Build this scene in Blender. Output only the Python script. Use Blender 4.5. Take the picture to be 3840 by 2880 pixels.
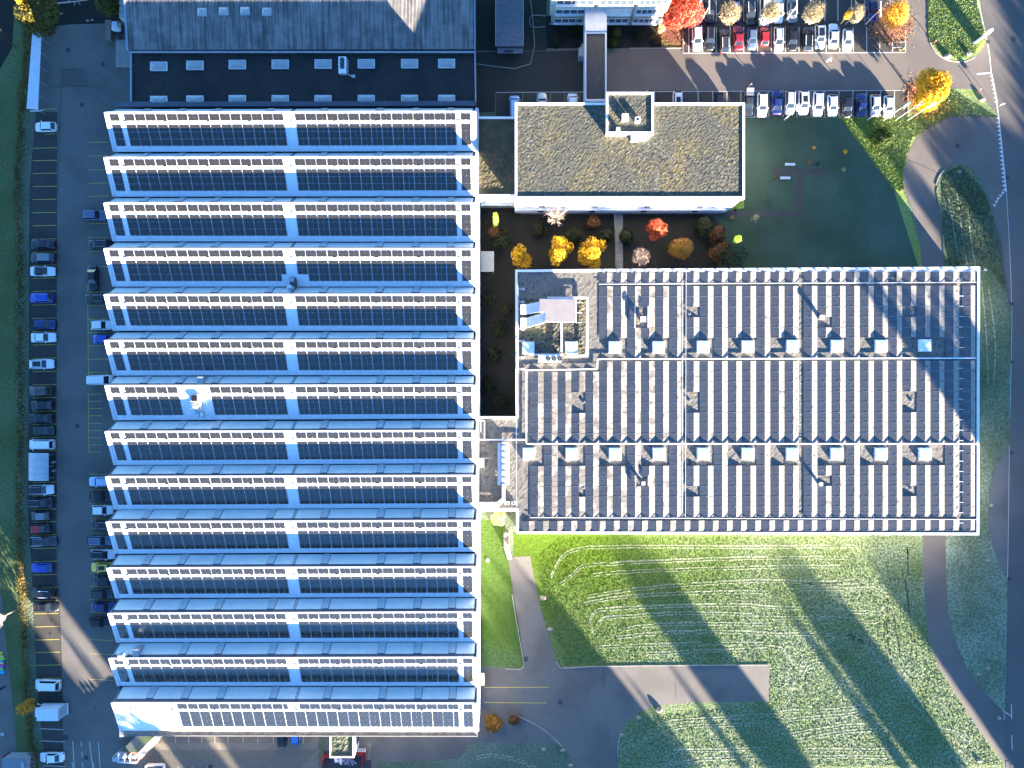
import bpy, math, random
from mathutils import Vector, Matrix
sc = bpy.context.scene
for o in list(bpy.data.objects): bpy.data.objects.remove(o)
R = math.radians
# ------------------------------------------------------------------ camera, sky, sun, exposure
HC = 134.0            # height of the drone above the ground, metres
FP = 2663.0           # focal length in photo pixels (photo is 3840 wide)
cam = bpy.data.cameras.new('camera'); camo = bpy.data.objects.new('camera', cam)
sc.collection.objects.link(camo); sc.camera = camo
camo.location = (0, 0, HC); camo.rotation_euler = (0, 0, 0)
cam.sensor_width = 36; cam.lens = FP/3840*36; cam.clip_start = 1; cam.clip_end = 3000
SUN_EL = 8.9
SX, SY = 0.598, -0.8015                      # horizontal direction towards the sun (image right, image down)
wd = bpy.data.worlds.new('World'); sc.world = wd; wd.use_nodes = True
nt = wd.node_tree
sky = nt.nodes.new('ShaderNodeTexSky'); sky.sky_type = 'NISHITA'; sky.sun_disc = False
sky.sun_elevation = R(SUN_EL); sky.sun_rotation = math.atan2(SX, SY)
sky.altitude = 500; sky.air_density = 1.0; sky.dust_density = 0.0; sky.ozone_density = 5.0
bg = nt.nodes['Background']; bg.inputs[1].default_value = 0.062
nt.links.new(sky.outputs[0], bg.inputs[0])
sl = bpy.data.lights.new('sun', 'SUN'); sl.energy = 5.0; sl.angle = R(0.55); sl.color = (1.0, 0.85, 0.67)
slo = bpy.data.objects.new('sun', sl); sc.collection.objects.link(slo)
ce = math.cos(R(SUN_EL)); sun_dir = Vector((SX*ce, SY*ce, math.sin(R(SUN_EL))))
slo.rotation_euler = sun_dir.to_track_quat('Z', 'Y').to_euler(); slo.location = sun_dir*200
sc.view_settings.view_transform = 'Standard'; sc.view_settings.look = 'None'
sc.view_settings.gamma = 1.0; sc.view_settings.use_curve_mapping = False
sc.view_settings.exposure = 3.75
sc.render.resolution_x = 1024; sc.render.resolution_y = 768

# ------------------------------------------------------------------ helpers
C = bpy.context.scene.collection
rnd = random.Random(7)
def W(px, py, z=0.0):
    k = (HC-z)/FP
    return Vector(((px-1920)*k, (1440-py)*k, z))
def t(c, r, x, y): return (960*c+x/2.304, 720*r+y/2.304)
def ts(c, r, pts): return [t(c, r, x, y) for x, y in pts]
def px2(pts, z=0.0): return [tuple(W(x, y, z)[:2]) for x, y in pts]
def area(p): return sum(p[i][0]*p[(i+1)%len(p)][1]-p[(i+1)%len(p)][0]*p[i][1] for i in range(len(p)))/2
def ccw(p): return list(p) if area(p) > 0 else list(reversed(p))

class MB:
    def __init__(s): s.v = []; s.f = []; s.m = []; s.sm = False
    def add(s, vs, fs, mi=0):
        n = len(s.v); s.v += [tuple(v) for v in vs]
        for f in fs: s.f.append([n+i for i in f]); s.m.append(mi)
        return s
    def quad(s, a, b, c, d, mi=0): return s.add([a, b, c, d], [(0, 1, 2, 3)], mi)
    def box(s, x0, y0, z0, x1, y1, z1, mi=0):
        x0, x1 = min(x0, x1), max(x0, x1); y0, y1 = min(y0, y1), max(y0, y1)
        v = [(x0,y0,z0),(x1,y0,z0),(x1,y1,z0),(x0,y1,z0),(x0,y0,z1),(x1,y0,z1),(x1,y1,z1),(x0,y1,z1)]
        return s.add(v, [(3,2,1,0),(4,5,6,7),(0,1,5,4),(1,2,6,5),(2,3,7,6),(3,0,4,7)], mi)
    def hexa(s, b, tp, mi=0):
        return s.add(list(b)+list(tp), [(3,2,1,0),(4,5,6,7),(0,1,5,4),(1,2,6,5),(2,3,7,6),(3,0,4,7)], mi)
    def prism(s, poly, z0, z1, mi=0, mi_side=None):
        p = ccw(poly); n = len(p)
        s.add([(x, y, z1) for x, y in p], [tuple(range(n))], mi)
        ms = mi if mi_side is None else mi_side
        s.add([(x, y, z0) for x, y in p]+[(x, y, z1) for x, y in p], [(i, (i+1)%n, n+(i+1)%n, n+i) for i in range(n)], ms)
        return s
    def flat(s, poly, z, mi=0):
        p = ccw(poly); return s.add([(x, y, z) for x, y in p], [tuple(range(len(p)))], mi)
    def slab(s, a, b, c, d, th, mi=0):
        a, b, c, d = map(Vector, (a, b, c, d)); n = (b-a).cross(d-a).normalized()*th
        return s.hexa([a, b, c, d], [a+n, b+n, c+n, d+n], mi)
    def bar(s, p0, p1, w, h, mi=0):           # box beam lying on line p0-p1 (bottom centre), any direction
        p0, p1 = Vector(p0), Vector(p1); d = (p1-p0)
        side = Vector((-d.y, d.x, 0)); side = side.normalized()*w/2 if side.length > 1e-6 else Vector((w/2, 0, 0))
        up = Vector((0, 0, h)) if abs(d.x)+abs(d.y) > 1e-6 else Vector((0, h, 0))
        return s.hexa([p0-side, p1-side, p1+side, p0+side], [p0-side+up, p1-side+up, p1+side+up, p0+side+up], mi)
    def tube(s, p0, p1, r0, r1=None, n=6, mi=0):
        r1 = r0 if r1 is None else r1
        p0, p1 = Vector(p0), Vector(p1); d = (p1-p0)
        if d.length < 1e-6: return s
        d.normalize(); a = d.orthogonal().normalized(); b = d.cross(a)
        vs = []
        for p, r in ((p0, r0), (p1, r1)):
            for i in range(n):
                an = 2*math.pi*i/n; vs.append(p+a*(math.cos(an)*r)+b*(math.sin(an)*r))
        fs = [(i, (i+1)%n, n+(i+1)%n, n+i) for i in range(n)]+[tuple(range(n-1, -1, -1)), tuple(range(n, 2*n))]
        return s.add(vs, fs, mi)
    def disc(s, cx, cy, z0, z1, r, n=20, mi=0):
        return s.prism([(cx+r*math.cos(2*math.pi*i/n), cy+r*math.sin(2*math.pi*i/n)) for i in range(n)], z0, z1, mi)
    def ribbon(s, pts, w, z, mi=0, th=0.0):
        P = [Vector((x, y, 0)) for x, y in pts]; n = len(P); L = []; Rr = []
        for i in range(n):
            d = (P[min(i+1, n-1)]-P[max(i-1, 0)]).normalized(); nn = Vector((-d.y, d.x, 0))*w/2
            L.append(P[i]+nn); Rr.append(P[i]-nn)
        for i in range(n-1):
            q = [Rr[i], Rr[i+1], L[i+1], L[i]]
            if th: s.hexa([(p.x, p.y, z) for p in q], [(p.x, p.y, z+th) for p in q], mi)
            else: s.add([(p.x, p.y, z) for p in q], [(0, 1, 2, 3)], mi)
        return s
    def mesh(s, name, mats, smooth=False):
        me = bpy.data.meshes.new(name); me.from_pydata(s.v, [], s.f)
        if not isinstance(mats, (list, tuple)): mats = [mats]
        for m in mats: me.materials.append(m)
        if len(mats) > 1: me.polygons.foreach_set('material_index', s.m)
        if smooth: me.polygons.foreach_set('use_smooth', [True]*len(s.f))
        me.update(); return me
    def build(s, name, mats, parent=None, smooth=False):
        return link(name, s.mesh(name, mats, smooth), parent)

def link(name, me, parent=None, loc=None, rz=0):
    o = bpy.data.objects.new(name, me); C.objects.link(o)
    if parent: o.parent = parent
    if loc is not None: o.location = loc
    if rz: o.rotation_euler = (0, 0, rz)
    return o
def tag(o, label=None, cat=None, group=None, kind=None):
    if label: o['label'] = label
    if cat: o['category'] = cat
    if group: o['group'] = group
    if kind: o['kind'] = kind
    return o
def thing(name, label, cat, loc=(0, 0, 0), rz=0, group=None):
    return tag(link(name, None, None, loc, rz), label, cat, group)
def struct(name, mb, m): return tag(mb.build(name, m), kind='structure')
def smoothline(pts, k=6):
    out = []
    n = len(pts)
    for i in range(n-1):
        p0, p1, p2, p3 = pts[max(i-1, 0)], pts[i], pts[i+1], pts[min(i+2, n-1)]
        for j in range(k):
            u = j/k
            out.append(tuple(0.5*((2*p1[a])+(-p0[a]+p2[a])*u+(2*p0[a]-5*p1[a]+4*p2[a]-p3[a])*u*u+(-p0[a]+3*p1[a]-3*p2[a]+p3[a])*u**3) for a in (0, 1)))
    out.append(tuple(pts[-1])); return out

# ------------------------------------------------------------------ materials
def rgb(c): return (c[0], c[1], c[2], 1) if isinstance(c, (tuple, list)) else (c, c, c, 1)
def M(name, c1, c2=None, sc1=2.0, rough=0.8, bump=0.0, bsc=None, metal=0.0, c3=None, sc3=0.15, f3=0.5, ribs=None, coat=0.0, spec=0.5, obj=False, lo=0.35, hi=0.65, detail=4, vary=0.0, bdist=0.1, stripes=None):
    m = bpy.data.materials.new(name); m.use_nodes = True; n = m.node_tree.nodes; l = m.node_tree.links
    b = n['Principled BSDF']; b.inputs['Roughness'].default_value = rough; b.inputs['Metallic'].default_value = metal
    b.inputs['Coat Weight'].default_value = coat; b.inputs['Specular IOR Level'].default_value = spec
    b.inputs['Base Color'].default_value = rgb(c1)
    if obj: co = n.new('ShaderNodeTexCoord').outputs['Object']
    else: co = n.new('ShaderNodeNewGeometry').outputs['Position']
    def noise(s, det=detail, off=0):
        tx = n.new('ShaderNodeTexNoise'); tx.inputs['Scale'].default_value = s; tx.inputs['Detail'].default_value = det
        l.new(co, tx.inputs['Vector']); return tx.outputs['Fac']
    def ramp(src, lo, hi):
        r = n.new('ShaderNodeMapRange'); r.inputs[1].default_value = lo; r.inputs[2].default_value = hi; l.new(src, r.inputs[0]); return r.outputs[0]
    def mix(f, a, bb):
        x = n.new('ShaderNodeMix'); x.data_type = 'RGBA'
        if isinstance(f, float): x.inputs[0].default_value = f
        else: l.new(f, x.inputs[0])
        for k, q in ((6, a), (7, bb)):
            if isinstance(q, (tuple, list, float, int)): x.inputs[k].default_value = rgb(q)
            else: l.new(q, x.inputs[k])
        return x.outputs[2]
    col = None
    if c2 is not None: col = mix(ramp(noise(sc1), lo, hi), c1, c2)
    if c3 is not None:
        f = ramp(noise(sc3, 3), 0.45, 0.62)
        mm = n.new('ShaderNodeMath'); mm.operation = 'MULTIPLY'; mm.inputs[1].default_value = f3; l.new(f, mm.inputs[0])
        col = mix(mm.outputs[0], col if col is not None else c1, c3)
    if stripes:
        ax, pitch, cs, duty = stripes
        sp = n.new('ShaderNodeSeparateXYZ'); l.new(co, sp.inputs[0])
        dv = n.new('ShaderNodeMath'); dv.operation = 'DIVIDE'; dv.inputs[1].default_value = pitch; l.new(sp.outputs[ax], dv.inputs[0])
        fr = n.new('ShaderNodeMath'); fr.operation = 'FRACT'; l.new(dv.outputs[0], fr.inputs[0])
        gt = n.new('ShaderNodeMath'); gt.operation = 'LESS_THAN'; gt.inputs[1].default_value = duty; l.new(fr.outputs[0], gt.inputs[0])
        col = mix(gt.outputs[0], col if col is not None else c1, cs)
    if vary:
        oi = n.new('ShaderNodeObjectInfo'); hs = n.new('ShaderNodeHueSaturation')
        r = n.new('ShaderNodeMapRange'); r.inputs[3].default_value = 1-vary; r.inputs[4].default_value = 1+vary
        l.new(oi.outputs['Random'], r.inputs[0]); l.new(r.outputs[0], hs.inputs['Value'])
        if col is None: hs.inputs['Color'].default_value = rgb(c1)
        else: l.new(col, hs.inputs['Color'])
        col = hs.outputs[0]
    if col is not None: l.new(col, b.inputs['Base Color'])
    hgt = None
    if bump: hgt = noise(bsc or sc1, 5)
    if ribs:
        ax, pitch, amp = ribs
        sp = n.new('ShaderNodeSeparateXYZ'); l.new(co, sp.inputs[0])
        ml = n.new('ShaderNodeMath'); ml.operation = 'MULTIPLY'; ml.inputs[1].default_value = 2*math.pi/pitch; l.new(sp.outputs[ax], ml.inputs[0])
        sn = n.new('ShaderNodeMath'); sn.operation = 'SINE'; l.new(ml.outputs[0], sn.inputs[0])
        bp0 = n.new('ShaderNodeBump'); bp0.inputs['Strength'].default_value = 1; bp0.inputs['Distance'].default_value = amp
        l.new(sn.outputs[0], bp0.inputs['Height']); l.new(bp0.outputs[0], b.inputs['Normal'])
    if hgt is not None:
        bp = n.new('ShaderNodeBump'); bp.inputs['Strength'].default_value = bump; bp.inputs['Distance'].default_value = bdist
        l.new(hgt, bp.inputs['Height'])
        if ribs: l.new(bp0.outputs[0], bp.inputs['Normal'])
        l.new(bp.outputs[0], b.inputs['Normal'])
    m['_'] = 0
    return m
def leafmat(name, c1, c2, c3=None, sc=0.8):
    m = M(name, c1, c2, sc1=sc*2, rough=0.6, obj=True, c3=c3, sc3=sc*0.6, f3=0.8, spec=0.2)
    b = m.node_tree.nodes['Principled BSDF']
    tr = m.node_tree.nodes.new('ShaderNodeBsdfTranslucent'); mx = m.node_tree.nodes.new('ShaderNodeMixShader')
    mx.inputs[0].default_value = 0.3; out = m.node_tree.nodes['Material Output']
    src = b.inputs['Base Color'].links[0].from_socket
    m.node_tree.links.new(src, tr.inputs[0]); m.node_tree.links.new(b.outputs[0], mx.inputs[1])
    m.node_tree.links.new(tr.outputs[0], mx.inputs[2]); m.node_tree.links.new(mx.outputs[0], out.inputs[0])
    return m

asphalt = M('asphalt', (.118,.102,.088), (.14,.122,.106), sc1=9, rough=.9, c3=(.10,.087,.075), sc3=.12, f3=.7, bump=.25, bsc=14, bdist=.02)
asphalt_dark = M('asphalt_parking', (.045,.042,.034), (.06,.055,.045), sc1=8, rough=.9, c3=(.036,.034,.03), sc3=.2, f3=.7, bump=.25, bsc=14, bdist=.02)
asphalt_west = M('asphalt_west', (.122,.112,.098), (.15,.138,.12), sc1=9, rough=.88, c3=(.10,.09,.08), sc3=.15, f3=.8, bump=.25, bsc=14, bdist=.02)
asphalt_road = M('asphalt_road', (.098,.086,.077), (.117,.103,.092), sc1=10, rough=.9, c3=(.083,.073,.066), sc3=.1, f3=.6, bump=.2, bsc=14, bdist=.02)
concrete = M('concrete', (.32,.30,.27), (.26,.25,.23), sc1=3, rough=.85, c3=(.2,.19,.17), sc3=.6, f3=.5)
white_line = M('white_road_paint', (.62,.60,.57), (.42,.41,.39), sc1=6, rough=.7)
yellow_line = M('yellow_road_paint', (.62,.48,.07), (.40,.32,.08), sc1=5, rough=.7)
blue_line = M('blue_road_paint', (.05,.25,.45), (.04,.18,.35), sc1=5, rough=.7)
white_coat = M('white_coated_metal', (.78,.78,.79), (.70,.71,.72), sc1=1.2, rough=.45)
white_roof = M('white_trapezoid_sheet', (.78,.82,.86), (.72,.77,.82), sc1=.7, rough=.5, ribs=(0, .28, .02))
grey_metal = M('grey_metal', (.42,.43,.45), (.34,.35,.37), sc1=1.5, rough=.45, metal=.3)
dark_metal = M('dark_metal', (.03,.033,.04), (.05,.052,.058), sc1=2, rough=.5)
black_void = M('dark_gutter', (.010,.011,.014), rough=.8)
cream = M('cream_render', (.62,.58,.46), (.55,.51,.41), sc1=1.5, rough=.8)
cream_ribs = M('cream_ribbed_cladding', (.60,.56,.44), (.54,.50,.40), sc1=1.5, rough=.7, ribs=(0, .25, .03))
brick = M('brown_fascia', (.26,.17,.11), (.40,.32,.24), sc1=1.2, rough=.8)
glass = M('window_glass', (.03,.045,.06), rough=.08, spec=.8)
sky_glass = M('wired_roof_glazing', (.62,.66,.62), (.56,.61,.58), sc1=.5, rough=.35, ribs=(0, .6, .004))
frame_dark = M('dark_blue_frame', (.04,.055,.085), rough=.5)
flap_glass = M('vent_flap_glazing', (.42,.48,.48), rough=.3)
grey_dome = M('grey_acrylic', (.38,.38,.36), (.32,.32,.31), sc1=1.2, rough=.3)  # greyer acrylic for the domes on the northern roofs
dome_mat = M('opal_acrylic', (.80,.82,.86), rough=.25, coat=.3)
fan_mat = M('fan_black', (.01,.01,.012), rough=.5)
wood = M('weathered_wood', (.22,.17,.13), (.15,.12,.10), sc1=3, rough=.9)
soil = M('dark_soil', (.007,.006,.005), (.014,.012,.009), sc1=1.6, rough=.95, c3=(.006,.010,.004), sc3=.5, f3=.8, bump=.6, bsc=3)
stone = M('pale_boulder', (.24,.21,.17), (.17,.155,.13), sc1=3, rough=.9, obj=True)
rubber = M('tyre_rubber', (.02,.02,.021), rough=.8)
rimm = M('alloy_rim', (.5,.5,.52), rough=.3, metal=.8)
# ------------------------------------------------------------------ ground
def lawnmat(name, g1, g2, frost, fl, fh, base_frost=0.0, bump=0.6, soft=0.0):
    m = bpy.data.materials.new(name); m.use_nodes = True; n = m.node_tree.nodes; l = m.node_tree.links
    b = n['Principled BSDF']; b.inputs['Roughness'].default_value = .9; b.inputs['Specular IOR Level'].default_value = .2
    g = n.new('ShaderNodeNewGeometry'); co = g.outputs['Position']
    def noise(s, d=4):
        x = n.new('ShaderNodeTexNoise'); x.inputs['Scale'].default_value = s; x.inputs['Detail'].default_value = d; l.new(co, x.inputs['Vector']); return x.outputs['Fac']
    def mr(s, a, bb, c=0, d=1):
        r = n.new('ShaderNodeMapRange'); r.inputs[1].default_value = a; r.inputs[2].default_value = bb; r.inputs[3].default_value = c; r.inputs[4].default_value = d; l.new(s, r.inputs[0]); return r.outputs[0]
    def mth(op, a, bb):
        x = n.new('ShaderNodeMath'); x.operation = op; x.use_clamp = (op == 'ADD')
        for i, q in enumerate((a, bb)):
            if isinstance(q, (int, float)): x.inputs[i].default_value = q
            else: l.new(q, x.inputs[i])
        return x.outputs[0]
    def mix(f, a, bb):
        x = n.new('ShaderNodeMix'); x.data_type = 'RGBA'; l.new(f, x.inputs[0])
        for k, q in ((6, a), (7, bb)):
            if isinstance(q, tuple): x.inputs[k].default_value = rgb(q)
            else: l.new(q, x.inputs[k])
        return x.outputs[2]
    c = mix(mr(noise(1.3), .35, .65), g1, g2)
    # frost lies thicker towards the east and south of the plot, patchy
    sp = n.new('ShaderNodeSeparateXYZ'); l.new(co, sp.inputs[0])
    gx = mr(sp.outputs[0], fl[0], fh[0]); gy = mr(sp.outputs[1], fl[1], fh[1])
    cover = mth('ADD', mth('MULTIPLY', mth('ADD', gx, gy), .75), base_frost)
    patch = mr(noise(.12, 3), .3, .7, .55, 1.25); fine = mr(noise(2.6, 5), .38, .62, 0.15+.45*soft, 1.0-.2*soft)
    f = mth('MULTIPLY', mth('MULTIPLY', cover, patch), fine)
    c = mix(mr(f, 0, 1), c, frost)
    sh = mr(noise(4.0, 3), .25, .5, .55+.35*soft, 1.0)
    mm = n.new('ShaderNodeMix'); mm.data_type = 'RGBA'; mm.blend_type = 'MULTIPLY'; mm.inputs[0].default_value = 1; l.new(c, mm.inputs[6]); l.new(sh, mm.inputs[7])
    l.new(mm.outputs[2], b.inputs['Base Color'])
    bp = n.new('ShaderNodeBump'); bp.inputs['Strength'].default_value = bump; bp.inputs['Distance'].default_value = .16; l.new(noise(2.4, 6), bp.inputs['Height']); l.new(bp.outputs[0], b.inputs['Normal'])
    return m
lawn_se = lawnmat('lawn_southeast', (.052,.102,.003), (.076,.130,.008), (.30,.335,.23), (16, -34), (66, -70))
lawn_gen = lawnmat('lawn_general', (.035,.062,.012), (.05,.08,.018), (.17,.20,.15), (-500, 500), (-400, -500), base_frost=.75, soft=.6)
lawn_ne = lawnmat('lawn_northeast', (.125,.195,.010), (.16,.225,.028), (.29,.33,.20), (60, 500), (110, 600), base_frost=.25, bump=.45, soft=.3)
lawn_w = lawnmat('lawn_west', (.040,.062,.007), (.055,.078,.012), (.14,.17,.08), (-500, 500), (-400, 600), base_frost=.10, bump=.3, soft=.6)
lawn_court = lawnmat('lawn_court_shaded', (.018,.036,.009), (.025,.044,.012), (.07,.11,.08), (20, 500), (70, 600), base_frost=.35, bump=.15, soft=1.0)  # darker, smoother lawn: shade put into the colour
track_mat = lawnmat('pressed_frosty_grass', (.06,.095,.012), (.13,.17,.06), (.34,.37,.26), (0, -20), (70, -60), base_frost=.25)

g = MB(); g.flat([(-900,-900),(900,-900),(900,900),(-900,900)], 0); struct('ground', g, lawn_gen)
def sheet(name, pts, z, m): return struct(name, MB().flat(px2(pts), z), m)
# lawns as their own sheets (each 4 mm above the one below)
sheet('lawn_southeast', [(1925,1995),(3459,1995),(3466,2170),(3466,2290),(3483,2400),(3522,2507),(3592,2616),(3661,2724),(3761,2855),(3790,2990),(2322,2990),(2000,2300),(1925,2120)], .004, lawn_se)
sheet('lawn_northeast', [(3476,-60),(3700,-60),(3760,440),(3700,440),(3450,560),(3390,720),(3480,1020),(2700,1020),(2700,436),(3400,436),(3400,330),(3560,330),(3580,240),(3476,160)], .004, lawn_ne)
sheet('courtyard_lawn_shaded', [(2790,437),(3149,443),(3353,716),(3450,1020),(2650,1020),(2650,800),(2790,780)], .008, lawn_court)  # painted shade, cut along the shadow edge of the solar-roofed building
sheet('west_lawn', [(-60,-60),(100,-60),(90,400),(60,720),(60,1440),(70,2160),(100,2600),(150,2950),(-60,2950)], .004, lawn_w)
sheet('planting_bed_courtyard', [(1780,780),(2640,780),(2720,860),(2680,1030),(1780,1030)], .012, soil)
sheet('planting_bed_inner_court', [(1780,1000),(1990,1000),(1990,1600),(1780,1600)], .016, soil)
sheet('planting_bed_office', [(2048,60),(2561,60),(2561,181),(2048,181)], .012, soil)
sheet('wild_ground_northwest', [(110,-60),(500,-60),(500,70),(395,88),(160,104),(100,104)], .008, soil)
sheet('woodland_edge', [(-60,-60),(62,-60),(45,180),(0,260),(-60,260)], .008, soil)
sheet('gravel_strip_north', [(1786,-60),(2050,-60),(2050,200),(1786,240)], .008, M('mossy_gravel', (.02,.022,.012), (.035,.033,.022), sc1=4, rough=.95))

# carriageways
AW = [(155,104),(260,92),(395,88),(480,70),(480,-60),(620,-60),(620,2960),(185,2960),(165,2800),(140,2600),(127,2300),(120,2160),(104,1900),(108,1440),(110,720),(128,420),(145,300)]
sheet('service_yard', AW, .016, asphalt_west)
sheet('bay_surface_west', [(134,420),(216,420),(213,1440),(210,1700),(213,2160),(228,2400),(240,2880),(170,2880),(140,2600),(127,2300),(120,2160),(104,1900),(108,1440),(110,720)], .020, asphalt_dark)
sheet('repair_patch', [(234,258),(328,262),(328,322),(232,322)], .020, asphalt_road)
sheet('access_road_north', [(1786,190),(2048,190),(2048,181),(2561,181),(2561,200),(3398,197),(3388,-60),(3476,-60),t(3,0,1380,300),t(3,0,1405,390),t(3,0,1440,440),t(3,0,1500,490),t(3,0,1580,522),t(3,0,1700,528),t(3,0,1790,490),t(3,0,1850,420),t(3,0,1880,370),(3705,174),(3718,278),(3760,470),(3744,436),t(3,0,1900,900),t(3,0,1830,800),t(3,0,1780,772),t(3,0,1570,765),(3500,338),(3405,339),(2400,340),(2400,420),(1786,420)], .016, asphalt)
sheet('yard_north_shade', [(1786,196),(2192,190),(2192,343),(1856,344),(1856,420),(1786,420)], .020, M('asphalt_shade', (.030,.027,.022), (.040,.036,.030), sc1=8, rough=.9))  # deep shade between the buildings put into a darker asphalt colour
sheet('parking_surface_northeast', [(2561,-60),(3388,-60),(3396,198),(2561,199)], .020, asphalt_dark)
sheet('parking_surface_middle', [(1860,345),(2560,341),(3405,339),(3407,436),(2620,442),(2620,500),(1860,500)], .020, asphalt_dark)
sheet('main_road', [(3666,-60),(3705,174),(3718,278),(3744,434),(3774,720),(3793,1110),(3790,1440),(3785,1670),(3778,2165),(3765,2700),(3775,3000),(4010,3000),(4010,-60)], .024, asphalt_road)
sheet('lay_by_south', [(3787,1660),(3731,1744),(3709,1830),(3705,1960),(3722,2050),(3750,2130),(3784,2175)], .020, asphalt_west)
turn = ts(3,0,[(1995,1005),(1860,990),(1720,985),(1560,1010),(1400,1080),(1280,1190),(1210,1320),(1170,1480),(1170,1659)])+ts(3,1,[(1195,0),(1240,130),(1290,300),(1320,520),(1335,700),(1345,1400)])+ts(3,2,[(1335,900),(1335,1659)])+ts(3,3,[(1350,0),(1360,300),(1390,550),(1480,800),(1640,1050),(1800,1300),(2040,1620)])
back = ts(3,3,[(2090,1650),(2080,1200),(2040,1180),(1860,1000),(1720,800),(1610,550),(1555,300),(1540,0)])+ts(3,2,[(1530,1300),(1530,200)])+ts(3,1,[(1530,1300),(1520,640),(1510,450),(1490,240),(1445,0)])+ts(3,0,[(1450,1600),(1475,1530),(1520,1470),(1580,1430),(1650,1415),(1740,1440),(1800,1500),(1850,1580),(1880,1650)])+ts(3,1,[(1890,0),(1950,250),(2010,600),(2060,900),(2095,1000),(2110,600),(2080,0)])+ts(3,0,[(2060,1600)])
sheet('turning_loop', turn+back, .018, asphalt)
sheet('south_drive', [(1796,2500),(1966,2508),t(2,3,70,500),t(2,3,10,150),(1905,2090),(1988,2085),t(2,3,200,60),t(2,3,245,270),t(2,3,330,560),t(2,3,380,720),t(2,3,430,790),t(2,3,600,785),(2300,2495),(2884,2494),(2884,2630),(2600,2634),t(2,3,1250,1120),t(2,3,1100,1175),t(2,3,990,1270),t(2,3,930,1380),t(2,3,910,1500),t(2,3,920,1659),(2320,2990),(2200,2990),t(2,3,560,1659),t(2,3,500,1560),t(2,3,440,1480),t(2,3,380,1445),(1920,2785),(1763,2785),(1720,2846),(1416,2859),(1416,2990),(1220,2990),(1220,2600),(1796,2600)], .016, asphalt_west)
sheet('grass_strip_by_hall', [(1796,1950),(1890,1950),(1905,2090),t(2,3,10,150),t(2,3,70,500),(1963,2500),(1958,2508),(1796,2498)], .008, lawnmat('lawn_strip', (.05,.10,.012), (.065,.12,.02), (.2,.27,.2), (-6, -48), (500, -62)))
sheet('courtyard_path', [(2650,792),(2880,792),(2987,790),(2987,655),(2900,655),(2900,630),(3105,632),(3105,655),(3011,655),(3010,812),(2650,812)], .016, M('grey_paving', (.06,.05,.045), (.045,.04,.036), sc1=4, rough=.9))
sheet('west_footpath', [(-60,2200),(6,2230),(22,2400),(45,2600),(62,2800),(70,2950),(-60,2950)], .016, asphalt_west)
pave = M('grid_paving', (.20,.175,.135), (.155,.135,.105), sc1=2, rough=.9)
sheet('paved_court_south', [(520,2700),(1195,2700),(1195,2990),(520,2990)], .022, pave)

# grass island in the loop and kerbs
isl = ts(3,0,[(1450,1659),(1475,1530),(1520,1470),(1580,1430),(1650,1415),(1740,1440),(1800,1500),(1850,1580),(1880,1650)])+ts(3,1,[(1890,0),(1950,250),(2010,600),(2060,900),(2095,1000)])+[(3788,1440),(3785,1670)]+[(3731,1744),(3709,1830),(3705,1960),(3722,2050),(3750,2130),(3778,2165),(3765,2672)]+ts(3,3,[(1860,1000),(1720,800),(1610,550),(1555,300),(1540,0)])+ts(3,2,[(1530,1300),(1530,200)])+ts(3,1,[(1530,1300),(1520,640),(1510,450),(1490,240)])
b = MB(); b.prism(px2(isl), 0, .10); struct('verge_island', b, lawnmat('lawn_island', (.04,.06,.014), (.055,.078,.02), (.24,.29,.20), (85, 0), (500, -40), base_frost=.55, soft=.4))
ne_isl = [(3476,-60)]+ts(3,0,[(1385,300),(1405,390),(1440,440),(1500,490),(1580,522),(1700,526),(1790,488),(1850,418),(1880,365)])+[(3660,-20),(3655,-60)]
b = MB(); b.prism(px2(ne_isl), 0, .10); struct('grass_island_north', b, lawn_ne)
kerbs = [ts(3,0,[(1395,370),(1440,445),(1500,493),(1580,527),(1700,532),(1790,492)]), ts(3,0,[(1450,1600),(1475,1530),(1520,1470)]),
 [(2561,181),(2360,182)], [(2561,196),(2561,120)], [(2620,444),(2790,440),(2880,439)],
 ts(3,0,[(1210,1000),(1205,850),(1212,790)]), ts(2,3,[(0,160),(55,480),(100,745),(90,790),(50,808),(-60,800)]), ts(2,3,[(380,740),(410,782),(450,795),(640,785),(1100,775),(2212,768)]),
 ts(2,3,[(915,1560),(915,1450),(940,1340)]), ts(2,3,[(40,1210),(160,1260),(290,1340),(380,1420),(435,1475)]), [(2048,60),(1992,60),(1992,100),(2044,100)], [(1786,240),(1990,240),(1990,0)]]
b = MB()
for k in kerbs: b.ribbon(px2(smoothline(k, 3)), .14, .0, th=.13)
tag(b.build('kerb', concrete), kind='structure')
# road edge lines, stall markings
mk = MB(); my = MB()
def lineS(mb, a, b_, w=.11, z=.028): mb.ribbon(px2([a, b_]), w, z)
for k, n_ in (([(3666,0),(3705,174),(3718,278),(3744,434),(3774,720)], .16), ([(3774,720),(3793,1110),(3790,1440),(3785,1670),(3778,2165),(3765,2700)], .08)):
    mk.ribbon(px2(smoothline(k)), n_, .030)
lineS(mk, t(3,0,1803,640), t(3,0,1930,630), .3)
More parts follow.
